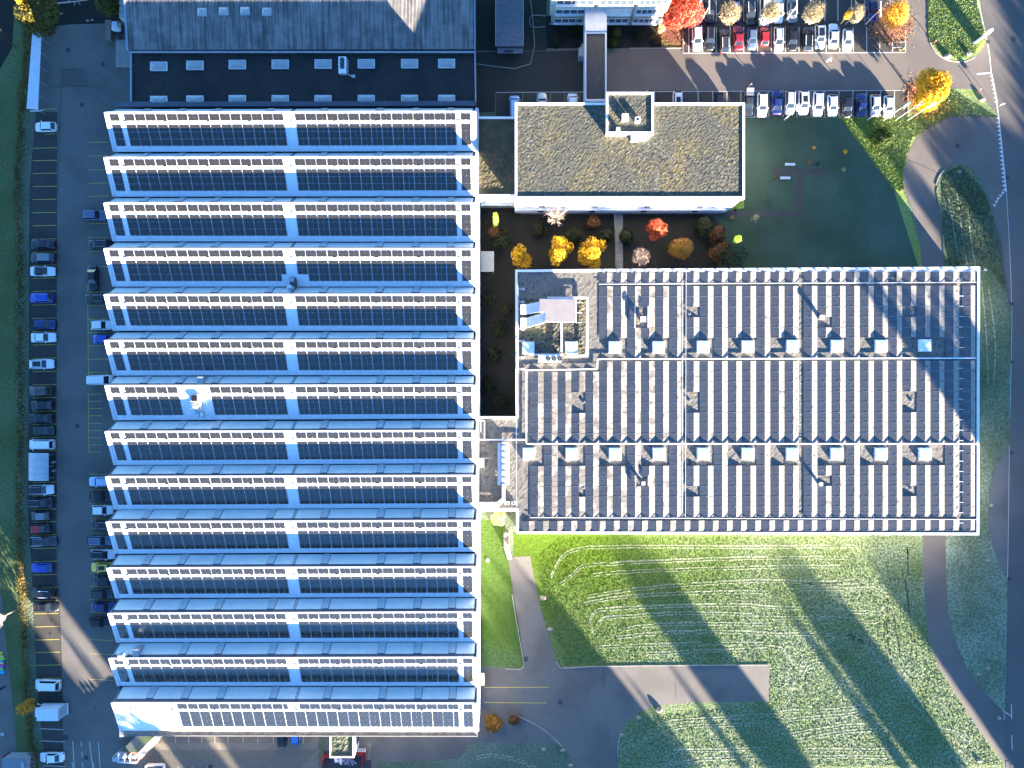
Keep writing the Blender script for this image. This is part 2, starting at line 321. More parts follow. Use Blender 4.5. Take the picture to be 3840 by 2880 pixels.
# north-east car park
for x in (2583,2634.5,2686,2738,2789,2841,2892,2945,2996,3047,3098,3149,3200,3250,3299,3347,3396):
    lineS(mk, (x,101 if x != 2583 else 101), (x,198), .13, .024)
for x in (2583,2634.5,2686,2738,2789,2841,2890,2940,2988,3040,3093,3142,3193,3243):
    lineS(mk, (x,-20), (x,79), .13, .024)
lineS(mk, (2561,200), (3397,197), .17, .032); lineS(mk, (3393,60), (3396,198), .13, .032); lineS(mk, (3385,-20), (3386,30), .12, .032)
for y in (117,138,158,178): lineS(mk, (3347,y), (3396,y), .1, .036)
for y in (8,): lineS(mk, (3337,y), (3385,y), .1, .036)
lineS(mk, (3337,-20), (3338,40), .12, .032)
for x in (2618,2672,2726,2778,2830,2883,2936,2988,3041,3093,3146,3198,3250,3302,3354,3405):
    lineS(mk if x != 2830 else mk, (x,340), (x,438), .11, .024)
lineS(mk, (1860,347), (3400,339), .1, .028)
for x in (1960,2012,2064,2118,2172): lineS(my, (x,350), (x,400), .07, .024)
# west car park
ly = [409,503,555,602,650,699,748,797,846,896,945,994,1043,1092,1143,1193,1243,1293,1343,1393,1442,1491,1542,1591,1640,1691,1809,1859,1909,1957,2006,2056,2105,2155,2203,2252,2301,2350,2399,2446,2494,2543,2592,2637]
for y in ly:
    o = 0 if y < 2160 else (y-2160)*.04
    a = 168 if y < 520 else 123+o
    lineS(my, (a, y+1), (214+o, y-1), .10, .024)
for y in (2733,2779,2826,2872): lineS(mk, (150+(y-2733)*.1, y-1), (238+(y-2733)*.07, y+3), .11, .024)
for y in [534,585,637,687,736,839,891,943,1000,1095,1147,1197,1247,1297,1347,1397]: lineS(my, (332, y+.5), (405, y-1), .10, .024)
for y in [1478,1505,1532,1559,1588,1614,1641,1668,1695]: lineS(my, (332, y), (382, y), .09, .024)
for y in [1778,1835,1890,1946,2000,2050,2150,2199,2249,2297,2399,2452,2548]: lineS(my, (336, y-1), (425, y+3), .09, .024)
lineS(my, (329,1070), (332,1410), .09, .028); lineS(my, (331,1478), (333,1695), .09, .028)
lineS(my, (1814,2577.5), (2058,2577), .12, .028); lineS(my, (1814,2634), (2050,2636), .12, .028)
for x0, y0, x1, y1 in ((273,2778,279,2880),(336,2781,348,2880),(369,2783,376,2880),(304,2779,306,2800),(307,2819,309,2839),(310,2859,311,2878),(270,2856,274,2880),(350,2858,352,2880)): lineS(mk, (x0,y0), (x1,y1), .12, .028)
for x in (659,708,757,806,855,912,967,1025,1081,1137): lineS(mk, (x,2750), (x,2786), .12, .028)
for x in (668,724,778): lineS(mk, (x,2873), (x,2890), .12, .028)
for y0, y1, x in ((2640,2696,3792),(2756,2811,3793.5),(2868,2900,3795)): lineS(mk, (x,y0), (x+2,y1), .14, .030)
# give-way triangles
def tri(x, y, s=9, flip=1):
    mk.flat(px2([(x-s*.5, y), (x+s*.5, y-s*.75), (x+s*.5, y+s*.75)][::1]), .034)
for i in range(7):
    u = i/6; x, y = t(3,0,1930+u*42, 655+u*222); mk.flat(px2([(x-8,y+3),(x+4,y-7),(x+6,y+7)]), .034)
for i in range(18):
    u = i/17; x, y = t(3,0,1985+u*55, 1020+u*620); mk.flat(px2([(x-7,y+1),(x+5,y-7),(x+6,y+6)]), .034)
for x, y in ((2030,5),(2010,30),(1990,55),(1975,82),(1958,112)):
    x, y = t(3,1,x,y); mk.flat(px2([(x-7,y-3),(x+6,y-3),(x-2,y+8)]), .034)
tag(mk.build('white_road_markings', white_line), kind='structure')
tag(my.build('yellow_road_markings', yellow_line), kind='structure')
bb = MB(); lineS(bb, (2830,342), (2831,438), .12, .040); tag(bb.build('blue_road_marking', blue_line), kind='structure')
# dark asphalt joints and cracks
jt = MB()
for p in (ts(0,0,[(528,600),(530,760),(520,960),(512,1240),(505,1659)]), ts(0,0,[(545,602),(640,598),(730,592)]), ts(0,0,[(430,750),(700,745),(910,742)]), ts(0,1,[(490,0),(488,800),(485,1659)]), ts(0,2,[(485,0),(488,800),(498,1659)]), ts(0,3,[(500,0),(515,300),(530,650),(540,1000),(548,1200)]), ts(3,0,[(1210,1380),(1350,1440),(1490,1505)]), ts(2,3,[(790,790),(792,980)]), ts(2,3,[(1412,930),(1418,1060)])):
    jt.ribbon(px2(p), .09, .0265)
tag(jt.build('asphalt_joints', M('bitumen_joint', (.03,.03,.032), rough=.7)), kind='structure')
# paved court: individual grid-stone rows are too fine; diagonal joint ribs as relief
pv = MB()
for i in range(0, 150):
    x = 525+i*6.2
    for (ya, yb) in ((2752,2786),(2812,2880)):
        if x+0.9*(yb-ya) < 1190: pv.ribbon(px2([(x+(yb-ya)*.9, ya), (x, yb)]), .07, .0225, th=.012)
tag(pv.build('paving_joint_ribs', M('paving_dark_joint', (.09,.08,.065), rough=.9)), kind='stuff')  # joints darker than the paving

# mowing tracks on the frosty lawn
tr = MB()
TR = [(2,3,[(650,170),(900,125),(1300,80),(1800,45),(2212,30),(2712,45),(3000,20)]),(2,3,[(620,230),(900,175),(1300,145),(1900,125),(2212,130)]),
(2,3,[(700,470),(670,400),(690,330),(760,280),(1000,265),(1300,250),(2000,240),(2212,260),(2500,270)]),(2,3,[(760,400),(790,355),(1000,335),(1500,310),(2212,325)]),(2,3,[(960,450),(1200,415),(1700,400),(2212,410)]),
(2,3,[(900,520),(1300,480),(1800,470),(2212,485)]),(2,3,[(750,600),(1200,585),(1800,570),(2212,575)]),(2,3,[(1150,660),(1600,640),(2212,620)]),
(3,3,[(200,110),(600,100),(850,100),(960,150),(1000,230),(960,310),(850,300),(640,300)]),(3,3,[(300,60),(560,70),(900,70),(1020,160),(1030,260),(960,370),(850,385),(700,360),(400,350),(0,350)]),
(3,3,[(1025,250),(1030,500),(1080,750),(1170,950),(1290,1130),(1440,1290),(1620,1340),(1750,1420)]),(3,3,[(1085,300),(1110,500),(1160,750),(1230,950),(1340,1120)]),
(3,3,[(0,490),(600,500),(780,540),(900,650),(980,760)]),(3,3,[(0,600),(120,620),(170,680),(230,800),(200,1000),(120,1130)]),(3,3,[(310,1000),(260,900),(290,760),(380,700),(520,700),(600,760),(760,800)]),
(3,3,[(380,1000),(330,900),(330,800),(420,745),(540,780)]),(3,3,[(60,1210),(150,1160),(500,1150),(850,1110)]),(3,3,[(150,1230),(650,1190),(900,1150)]),(3,3,[(180,1360),(600,1290),(1000,1270),(1100,1280)]),
(3,3,[(250,1410),(700,1330),(1000,1320)]),(3,3,[(300,1490),(1050,1490)]),(3,3,[(330,1550),(1200,1550)]),(3,3,[(420,640),(350,620),(560,540),(700,510),(850,580)]),
(2,3,[(1120,1460),(1180,1360),(1260,1290),(1450,1240),(2212,1190),(2400,1170)]),(2,3,[(1180,1400),(1330,1340),(1500,1290),(2212,1270)]),(2,3,[(1400,1500),(2212,1480)]),(2,3,[(1300,1620),(1700,1570),(2212,1550)]),
(2,2,[(330,1659),(420,1500),(550,1420),(900,1395),(2212,1395),(2960,1390)]),(2,2,[(420,1720),(520,1640),(620,1560),(900,1540),(1500,1510),(2212,1490),(2900,1490)]),(2,2,[(700,1640),(1000,1610),(2212,1570),(2900,1565)]),
(3,2,[(1200,1380),(1210,1659)]),(3,3,[(1180,0),(1220,330)]),(1,3,[(1900,1560),(2050,1540),(2250,1580),(2420,1650)])]
def breaks(q, w):
    i = 0
    while i < len(q)-2:
        n = rnd.randint(3, 9); seg = q[i:i+n+1]
        if len(seg) > 1: tr.ribbon(px2(seg), w*rnd.uniform(.7, 1.3), .012, th=.014)
        i += n+(1 if rnd.random() < .35 else 0)
for c, r, p in TR:
    q = smoothline(ts(c, r, p), 8)
    q = [(x+rnd.uniform(-1.3,1.3), y+rnd.uniform(-1.3,1.3)) for x, y in q]
    breaks(q, .26)
    breaks([(x+1.5, y+10) for x, y in q], .2)
for pts in ([(1630,0),(1680,400),(1720,640)],[(1720,100),(1750,400),(1790,640)],[(1560,60),(1640,560)],[(1900,800),(1960,1300),(1945,1659)],[(1840,760),(1880,1200),(1900,1659)]):
    tr.ribbon(px2(smoothline(ts(3,1,pts))), .22, .105, th=.02)
tag(tr.build('mowing_tracks', track_mat), kind='stuff')
# ------------------------------------------------------------------ saw-tooth hall
ZV, ZR = 8.57, 11.2
YL = [423,592,762,933,1105,1277,1446,1618,1787,1956,2129,2299,2467,2633]
YR = [419,588,761,933,1104,1276,1444,1614,1782,1951,2124,2293,2463,2635]
VL = [569,737,904,1074,1239.5,1407,1574.5,1742.5,1909,2075,2241,2406.5,2569,2737]
VR = [566,735,906,1073.7,1239.5,1404.5,1568,1735,1902,2067,2236,2404,2570,2739]
LX = [395,393,393,393,394,395,397,397.5,399.5,401.5,404,408,411,421]
hall = thing('sawtooth_hall', 'huge white factory hall with fourteen saw-tooth roof ridges carrying solar panels', 'factory hall')
pv_hall = M('solar_panel_dark', (.0135,.0125,.010), (.010,.0095,.008), sc1=.8, rough=.18, spec=1.0, vary=.12, stripes=(1, .235, (.032,.029,.022), .25))
panels_h = []      # (distance, corner list)
def lerp(a, b, u): return a+(b-a)*u
parts_wall = MB()
rail = MB(); boxes = []
for k in range(14):
    RL = W(LX[k], YL[k], ZR); RR = W(1783+8*k/13, YR[k], ZR)
    vl = W(0, VL[k], ZV); vr = W(0, VR[k], ZV)
    EL = Vector((RL.x+.15, vl.y, ZV)); ER = Vector((RR.x, vr.y, ZV))
    d = 1.57
    b = MB(); b.slab(EL, ER, RR, RL, .14)
    bay = b.build('roof_bay', white_roof, hall)
    # end gable walls (closed prisms)
    for (Rg, Eg, s) in ((RL, EL, 1), (RR, ER, -1)):
        g_ = MB()
        a0 = Vector((Rg.x+s*.10, Rg.y+d, ZV-.3)); a1 = Vector((Rg.x+s*.10, Rg.y, ZR-.05)); a2 = Vector((Rg.x+s*.10, Eg.y, ZV-.05)); a3 = Vector((Rg.x+s*.10, Eg.y, ZV-.6)); a4 = Vector((Rg.x+s*.10, Rg.y+d, ZV-.6))
        th = Vector((s*.2, 0, 0)); P = [a0, a1, a2, a3, a4]; n = 5
        g_.add(P+[p+th for p in P], [tuple(range(5)), tuple(range(9, 4, -1))]+[(i, (i+1)%5, 5+(i+1)%5, 5+i) for i in range(5)])
        g_.build('gable', M('gable_sheet', (.16,.19,.24), rough=.6) if k == 0 and s == 1 else bpy.data.materials['gable_sheet'], bay)
    # verge trims left and right, ridge cap
    v = MB()
    up = Vector((0, 0, .16))
    v.slab(EL+up+Vector((-.2, 0, 0)), EL+up+Vector((.32, 0, 0)), RL+up+Vector((.42, 0, 0)), RL+up+Vector((-.1, 0, 0)), .10)
    v.build('verge_trim', M('verge_grey', (.52,.54,.57), rough=.5) if k == 0 else bpy.data.materials['verge_grey'], bay)
    v = MB()
    v.slab(ER+up+Vector((-.55, 0, 0)), ER+up+Vector((.12, 0, 0)), RR+up+Vector((.12, 0, 0)), RR+up+Vector((-.55, 0, 0)), .10)
    v.build('verge_trim', bpy.data.materials['verge_grey'], bay)
    rc = MB(); rc.slab(RL+Vector((0, -.16, .12)), RR+Vector((0, -.16, .12)), RR+Vector((0, .12, .17)), RL+Vector((0, .12, .17)), .06); rc.build('ridge_cap', grey_metal, bay)
    # north-facing glazed strip of this tooth
    gb_l = Vector((RL.x+.5, RL.y+d, ZV-.05)); gb_r = Vector((RR.x-.55, RR.y+d, ZV-.05))
    gt_l = RL+Vector((.5, .02, -.02)); gt_r = RR+Vector((-.55, .02, -.02))
    def gp(u, v_, off=0.0):
        p = gb_l.lerp(gb_r, u).lerp(gt_l.lerp(gt_r, u), v_); n_ = Vector((0, ZR-ZV, d)).normalized()
        return p+n_*off
    gz = MB(); gz.slab(gp(1, .02), gp(0, .02), gp(0, .80), gp(1, .80), .05); strip = gz.build('glazed_strip', sky_glass, bay)
    fd = MB(); fd.slab(gp(1, .80), gp(0, .80), gp(0, 1.0), gp(1, 1.0), .04); fd.build('ridge_fascia', frame_dark, bay)
    fl = []
    L = RR.x-RL.x
    for xf in (521, 655, 790, 992, 1197, 1409, 1546, 1678):
        u = ((xf-395)/1388*L-.5)/(L-1.05)+.006; w_ = .58/L
        if k == 6 and False: continue
        if k == 12 and xf == 521: continue
        f = MB(); f.slab(gp(u+w_, .02, .05), gp(u-w_, .02, .05), gp(u-w_, .78, .05), gp(u+w_, .78, .05), .12, 0)
        f.slab(gp(u+w_+.0012, .01, .051), gp(u-w_-.0012, .01, .051), gp(u-w_-.0012, .80, .051), gp(u+w_+.0012, .80, .051), .05, 1)
        f.build('vent_flap', [flap_glass, frame_dark], bay)
    u = ((1090-395)/1388*L-.5)/(L-1.05); ld = MB()
    for s in (-.2, .2): ld.bar(gp(u+s/L, .0, .08), gp(u+s/L, 1, .08), .05, .04)
    for i in range(1, 9): ld.bar(gp(u-.2/L, i/9, .10), gp(u+.2/L, i/9, .10), .05, .04)
    ld.build('ladder', dark_metal, bay)
    # black gutter between the eave above and this glazing
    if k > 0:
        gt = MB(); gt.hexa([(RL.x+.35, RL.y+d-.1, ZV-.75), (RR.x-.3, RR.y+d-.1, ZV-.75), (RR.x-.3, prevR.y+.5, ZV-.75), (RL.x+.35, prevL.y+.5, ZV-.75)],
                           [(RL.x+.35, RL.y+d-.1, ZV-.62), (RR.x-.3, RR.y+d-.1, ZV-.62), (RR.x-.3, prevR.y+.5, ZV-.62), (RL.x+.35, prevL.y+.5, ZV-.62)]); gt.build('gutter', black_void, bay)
    prevL, prevR = EL, ER
    # eave upstand line
    ev = MB(); ev.bar(EL+Vector((0, .28, .27)), ER+Vector((0, .28, .27)), .05, .05); ev.build('snow_rail', white_coat, bay)
    # solar panels
    nn = (ER-EL).cross(RR-ER).normalized()
    def sp(f, v_, off=.2):
        a = RL.lerp(RR, f); e = EL.lerp(ER, f); return a.lerp(e, v_)+nn*off
    groups = [(.0108,.0375,2,(0,1,2,3)),(.0497,.4813,30,(0,1,2,3)),(.5115,.9481,30,(0,1,2,3)),(.9604,.9878,2,(0,1,2,3))]
    if k == 13: groups = [(.1765,.4813,21,(0,)),(.5115,.9481,30,(0,)),(.1765,.9481,53,(1,2,3)),(.9604,.9878,2,(0,1,2,3))]
    rows = [(.035,.213),(.305,.485),(.487,.667),(.669,.849)]
    for f0, f1, nc, rws in groups:
        cw = (f1-f0)/nc
        for i in range(nc):
            g0 = .065/64.8; g1 = .03/64.8
            a = f0+cw*i+(g0 if i%2 == 0 else g1); e = f0+cw*(i+1)-(g1 if i%2 == 0 else g0)
            xc = 395+1388*(a+e)/2
            for ri in rws:
                v0, v1 = rows[ri]
                if k == 3 and ri == 3 and (1046 < xc < 1090 or 1100 < xc < 1152): continue
                if k == 6 and ((ri == 0 and 664 < xc < 788) or (ri > 0 and 670 < xc < 790)): continue
                c = [sp(a, v1-.004), sp(e, v1-.004), sp(e, v0+.004), sp(a, v0+.004)]
                panels_h.append((((c[0]+c[2])/2).to_2d().length, c, bay))
    # small grey junction boxes on the walkway, one rail line
    for xf in (460, 616, 776, 930, 1090, 1251, 1407, 1567, 1717):
        f = (xf-395)/1388; q = MB()
        q.slab(sp(f, .262, .145), sp(f+.006, .262, .145), sp(f+.006, .215, .145), sp(f, .215, .145), .22); q.build('roof_outlet', grey_metal, bay)
panels_h.sort(key=lambda p: p[0])
stuff = MB(); TH = .035
# share one mesh between the single panels of the hall
sample = panels_h[0][1]
for i, (dd, c, bay) in enumerate(panels_h):
    if i < 300:
        o_ = (c[0]+c[2])/2; ux = (c[1]-c[0]); uy = (c[3]-c[0]); w_, h_ = ux.length, uy.length
        ux.normalize(); uz = ux.cross(uy).normalized(); uy2 = uz.cross(ux)
        if i == 0:
            m_ = MB(); m_.box(-.5, -.5, 0, .5, .5, 1); pm = m_.mesh('solar_panel', pv_hall)
        o = link('solar_panel', pm, bay); mt = Matrix((ux, uy2, uz)).transposed().to_4x4(); mt.translation = o_; o.matrix_local = mt @ Matrix.Diagonal((w_, h_, TH, 1))
    else: stuff.slab(*c, TH)
tag(stuff.build('solar_panel_field', pv_hall, hall), kind='stuff')
# hall walls
xw = W(397, 0, ZR).x+.25; xe = W(1787, 0, ZR).x-.02; yn = W(0, 408, 8.2).y; ys = W(0, 2737, ZV).y+.25
wall_w = MB(); wall_w.box(xw, ys, 0, xw+.3, yn, ZV-.6)
wl = wall_w.build('west_wall', M('dark_blue_wall', (.10,.12,.16), (.14,.16,.2), sc1=.4, rough=.7), hall)
wd_ = MB()
for i in range(13): y = ys+4+i*8; wd_.box(xw-.03, y, 1.0, xw+.02, y+5.5, 3.2)
wd_.build('window_band', glass, wl)
we = MB(); we.box(xe-.3, ys, 0, xe+.22, yn, ZV+.1); wew = we.build('east_wall', M('east_wall_sheet', (.55,.56,.58), (.48,.49,.5), sc1=.5, rough=.6), hall)
wn = MB(); wn.box(xw, yn-.3, 0, xe, yn, ZV-.6); wn.build('north_wall', wl.data.materials[0], hall)
wsu = MB(); wsu.box(xw+.6, ys+1.0, 0, xe, ys+1.3, ZV-.3); wsu.build('south_wall', M('sheet_grey_wall', (.35,.35,.35), rough=.7), hall)
fs = MB(); ysb = W(0, 2760, 7.4).y; fs.hexa([(xw+.3, ysb, 7.2), (xe, ysb-.1, 7.2), (xe, ys+1, 7.2), (xw+.3, ys+1, 7.2)], [(xw+.3, ysb, 7.4), (xe, ysb-.1, 7.4), (xe, ys+1, 7.4), (xw+.3, ys+1, 7.4)])
fs.build('south_canopy', brick, hall)
q = MB(); q.bar((xw+.3, ysb+.08, 7.4), (xe, ysb-.02, 7.4), .14, .12); q.build('canopy_edge', concrete, hall)
ds = MB(); ds.box(xw+.1, ysb-.1, 5.8, xw+.7, ys+.8, 7.6); ds.build('gutter_head', grey_metal, hall)

# chimneys, vents and boxes on the hall: separate things
def box_thing(name, label, cat, x, y, z, sx, sy, sz, m, parts=None, group=None, rz=0):
    p = W(x, y, z); r = thing(name, label, cat, (p.x, p.y, z), rz, group)
    b = MB(); b.box(-sx/2, -sy/2, 0, sx/2, sy/2, sz); b.build('housing', m, r)
    return r
r = box_thing('exhaust_duct', 'grey angled exhaust duct rising through the glazing above the seventh saw-tooth ridge', 'duct', 772, 1427, 8.8, .9, 1.3, 2.4, grey_metal)
q = MB(); q.hexa([(-.45,-1.2,0),(.45,-1.2,0),(.45,-.65,0),(-.45,-.65,0)], [(-.6,-.9,1.9),(.6,-.9,1.9),(.6,-.65,2.3),(-.6,-.65,2.3)]); q.build('cowl', M('duct_blue_grey', (.22,.25,.3), rough=.5, metal=.3), r)
r = box_thing('exhaust_duct', 'grey exhaust duct standing in the glazed strip near the hall south-west corner', 'duct', 535, 2432, 8.8, 1.0, 1.4, 2.4, grey_metal)
q = MB(); q.hexa([(-.5,-1.3,0),(.5,-1.3,0),(.5,-.7,0),(-.5,-.7,0)], [(-.6,-1.0,1.9),(.6,-1.0,1.9),(.6,-.7,2.3),(-.6,-.7,2.3)]); q.build('cowl', bpy.data.materials['duct_blue_grey'], r)
r = box_thing('roof_chimney', 'slim dark framed chimney with pale cowl between the fourth and fifth ridges', 'chimney', 1108, 1060, 8.6, .75, 1.3, 2.0, dark_metal)
q = MB(); q.box(-.3,-.1,2.0,.35,.55,2.06); q.build('top_plate', grey_metal, r)
q = MB(); q.hexa([(-.9,-1.5,0),(-.1,-1.5,0),(-.1,-.7,0),(-.9,-.7,0)], [(-.85,-1.2,2.0),(-.15,-1.2,2.0),(-.15,-.7,2.3),(-.85,-.7,2.3)]); q.build('white_cowl', white_coat, r)
q = MB(); q.box(-.4,-.65,1.3,-.36,.65,1.36); q.box(.36,-.65,1.3,.4,.65,1.36); q.build('frame_rail', dark_metal, r)
p = W(742, 1492, 8.6)
r = box_thing('extract_fan_box', 'cream square extract fan housing with dark top on the seventh bay slope', 'fan housing', 745, 1493, 9.8, 1.45, 1.3, 1.5, cream)
q = MB(); q.box(-.58,-.5,1.5,.4,.5,1.56); q.build('dark_top', fan_mat, r)
r = box_thing('air_handling_box', 'cream framed air handling box with pipes beside the ladder on the seventh bay', 'air unit', 752, 1523, 9.2, 1.4, 1.25, 1.4, cream)
q = MB(); q.box(-.45,-.45,1.4,.5,.45,1.44); q.build('grille', M('grille_grey', (.16,.16,.17), rough=.5), r)
q = MB(); q.tube((-1.3,.3,1.2),(-.2,.3,1.6),.08); q.tube((-1.3,-.4,1.2),(.2,-.2,1.6),.08); q.tube((-.9,0,1.3),(.3,0,1.65),.14); q.build('pipe', white_coat, r)
r = box_thing('white_roof_cowl', 'small white cowl in the valley below the cream air handling box', 'cowl', 764, 1553, 8.6, .9, 1.0, .9, grey_metal)
q = MB(); q.hexa([(-.3,-.5,.9),(.3,-.5,.9),(.3,.5,.9),(-.3,.5,.9)], [(.1,-.3,1.3),(.3,-.3,1.3),(.3,.3,1.3),(.1,.3,1.3)]); q.build('hood', white_coat, r)
p0, p1 = W(738, 1538, 9.5), W(746, 1578, 8.4); ld = MB()
dv = (p1-p0)
for s in (-.22, .22): ld.bar(p0+Vector((s,0,0)), p1+Vector((s,0,0)), .06, .06)
for i in range(7): a = p0.lerp(p1, i/6); ld.bar(a+Vector((-.22,0,.01)), a+Vector((.22,0,.01)), .06, .05)
tag(ld.build('roof_ladder', dark_metal), 'dark ladder laid down the seventh bay slope below the cream boxes', 'ladder')
p0, p1 = W(470, 2450, 10.6), W(448, 2466, 11.9)
dz = MB(); dz.slab((p1.x-.1,p1.y-.5,11.0),(p0.x+.4,p0.y-.1,10.6),(p0.x+.4,p0.y+.45,10.6),(p1.x-.1,p1.y+.2,11.0),.6); tt = dz.build('elbow_duct', white_coat); tag(tt, 'white elbow duct on the ridge at the hall south-west corner', 'duct')
dz = MB(); dz.box(p1.x-.5,p1.y-.7,10.4,p1.x+.4,p1.y+.3,11.7); dz.build('outlet', grey_metal, tt)
for (x, y, lab) in ((595, 1382, None),): pass

# ------------------------------------------------------------------ workshop to the north: flat roof and corrugated roof
wk = thing('flat_roof_workshop', 'dark flat-roofed workshop with two rows of skylights north of the saw-tooth hall', 'workshop')
Zf = 5.4
tar = M('bitumen_roof', (.016,.015,.014), (.026,.024,.022), sc1=1.5, rough=.85, c3=(.011,.010,.010), sc3=.2, f3=.8, bump=.3, bsc=8, bdist=.03)
b = MB(); b.prism(px2([(494,190),(1782,186),(1784,392),(496,396)], Zf), 0, Zf); b.build('roof_slab', tar, wk)
b = MB()
for a, e in (((493,190),(493,386)), ((1781,186),(1784,384))): b.bar(W(*a, Zf), W(*e, Zf), .22, .28)
b.build('parapet', M('blue_grey_trim', (.30,.33,.38), rough=.5), wk)
b = MB(); b.prism(px2([(429,381),(1784,378),(1784,396),(429,400)], Zf+.4), Zf-.5, Zf+.4); b.build('coping', M('coping_dark', (.06,.07,.09), (.09,.1,.13), sc1=.6, rough=.6), wk)
for row, ys_ in (((1), (247.5, 244, 241, 240, 239, 238, 237.5, 237)), ((2), (376, 374.5, 373, 373, 373, 372.5, 372, 372))):
    for i, xc in enumerate((594, 730, 889, 1050, 1211, 1373, 1535.5, 1674.5)):
        p = W(xc, ys_[i], Zf+.3); r = link('skylight', None, wk, (p.x, p.y, Zf))
        q = MB(); q.box(-1.52,-.8,0,1.52,.8,.28); q.build('curb', white_coat, r)
        q = MB(); q.hexa([(-1.45,-.73,.28),(1.45,-.73,.28),(1.45,.73,.28),(-1.45,.73,.28)],[(-.8,-.25,.52),(.8,-.25,.52),(.8,.25,.52),(-.8,.25,.52)]); q.build('dome', grey_dome, r)
def hvac(label, x, y, z, nf, along, sx, sy, sz, group=None):
    p = W(x, y, z+sz); r = thing('condenser_unit', label, 'air conditioner', (p.x, p.y, z), 0, group)
    b = MB(); b.box(-sx/2,-sy/2,.12,sx/2,sy/2,sz); b.build('casing', white_coat, r)
    for i in range(nf):
        o_ = (i-(nf-1)/2)*along[2]
        q = MB(); q.disc(along[0]*o_+(along[3] if len(along) > 3 else 0), along[1]*o_+(along[4] if len(along) > 4 else 0), sz, sz+.05, .43, 16); f = q.build('fan', fan_mat, r)
        q = MB()
        cx, cy = along[0]*o_+(along[3] if len(along) > 3 else 0), along[1]*o_+(along[4] if len(along) > 4 else 0)
        for a in range(3): an = a*2.09; q.bar((cx, cy, sz+.06), (cx+.38*math.cos(an), cy+.38*math.sin(an), sz+.06), .05, .01)
        q.build('blade', grey_metal, f)
    return r
r = hvac('grey three-fan condenser standing on the dark flat roof between two skylights', 1283, 243, Zf, 3, (0,1,.62,0,.3), 1.35, 3.0, .9)
q = MB(); q.tube((.9,1.2,.3),(.9,-1.4,.3),.08); q.tube((.9,-1.4,.3),(1.7,-1.9,.3),.1); q.box(1.6,-2.1,0,2.2,-1.6,.5); q.build('pipe', grey_metal, r)
ch = thing('corrugated_hall', 'long hall with grey corrugated sheet roof at the top edge', 'hall')
Zc = 6.3
A = W(482, 187, Zc); B = W(1779, 184, Zc)
n = int((B.x-A.x)/.247); vs = []; fsx = []
ztop = Zc+1.7; ytop = A.y+16
for i in range(n*4+1):
    x = A.x+(B.x-A.x)*i/(n*4); h = .085*math.sin(i*math.pi/2+.4)
    vs += [(x, A.y+(B.y-A.y)*i/(n*4), Zc+h), (x, ytop, ztop+h)]
for i in range(n*4): fsx.append((2*i, 2*i+2, 2*i+3, 2*i+1))
b = MB(); b.add(vs, fsx)
corr = M('weathered_corrugated_sheet', (.30,.28,.26), (.23,.22,.205), sc1=.9, rough=.7, c3=(.13,.125,.12), sc3=.35, f3=.55)
nn_ = corr.node_tree.nodes; ll_ = corr.node_tree.links; bb_ = nn_['Principled BSDF']; s0 = bb_.inputs['Base Color'].links[0].from_socket
g0_ = nn_.new('ShaderNodeNewGeometry'); mp = nn_.new('ShaderNodeMapping'); mp.inputs['Scale'].default_value = (2.6, .12, .1); ll_.new(g0_.outputs['Position'], mp.inputs['Vector'])
tx_ = nn_.new('ShaderNodeTexNoise'); tx_.inputs['Scale'].default_value = 1; tx_.inputs['Detail'].default_value = 4; ll_.new(mp.outputs[0], tx_.inputs['Vector'])
rr_ = nn_.new('ShaderNodeMapRange'); rr_.inputs[1].default_value = .42; rr_.inputs[2].default_value = .66; rr_.inputs[3].default_value = 1.1; rr_.inputs[4].default_value = .5; ll_.new(tx_.outputs['Fac'], rr_.inputs[0])
mx_ = nn_.new('ShaderNodeMix'); mx_.data_type = 'RGBA'; mx_.blend_type = 'MULTIPLY'; mx_.inputs[0].default_value = 1; ll_.new(s0, mx_.inputs[6]); ll_.new(rr_.outputs[0], mx_.inputs[7]); ll_.new(mx_.outputs[2], bb_.inputs['Base Color'])
b.build('corrugated_roof', corr, ch, smooth=False)
b = MB(); b.prism([(A.x+.2,A.y+.3),(B.x-.1,B.y+.3),(B.x-.1,ytop),(A.x+.2,ytop)], 0, Zc-.15); b.build('walls', bpy.data.materials['dark_blue_wall'], ch)
b = MB(); b.bar(W(488,197,Zc-.5)+Vector((0,0,0)), W(1783,197,Zc-.5), .28, .3); b.build('gutter', grey_metal, ch)
b = MB(); b.bar((A.x-.15,A.y-.2,Zc-.1), (A.x-.15,ytop,ztop-.1), .3, .3); b.bar((B.x+.1,B.y-.2,Zc-.1), (B.x+.1,ytop,ztop-.1), .2, .25); b.build('verge_trim', M('blue_trim', (.22,.26,.33), rough=.5), ch)
for x, y in ((756,43),(837,40),(917,39),(999,42)):
    z = Zc+.8; p = W(x, y, z+.3); r = link('skylight', None, ch, (p.x, p.y, z-.15))
    q = MB(); q.box(-.85,-.72,0,.85,.72,.35); q.build('curb', grey_metal, r)
    q = MB(); q.hexa([(-.75,-.6,.35),(.75,-.6,.35),(.75,.62,.35),(-.75,.62,.35)],[(-.4,-.3,.55),(.4,-.3,.55),(.4,.3,.55),(-.4,.3,.55)]); q.build('dome', grey_dome, r)
    q = MB(); q.tube((.1,-.72,.2),(.2,-1.4,.25),.05); q.tube((-.45,-.72,.2),(-.45,-1.2,.25),.04); q.build('stay', grey_metal, r)

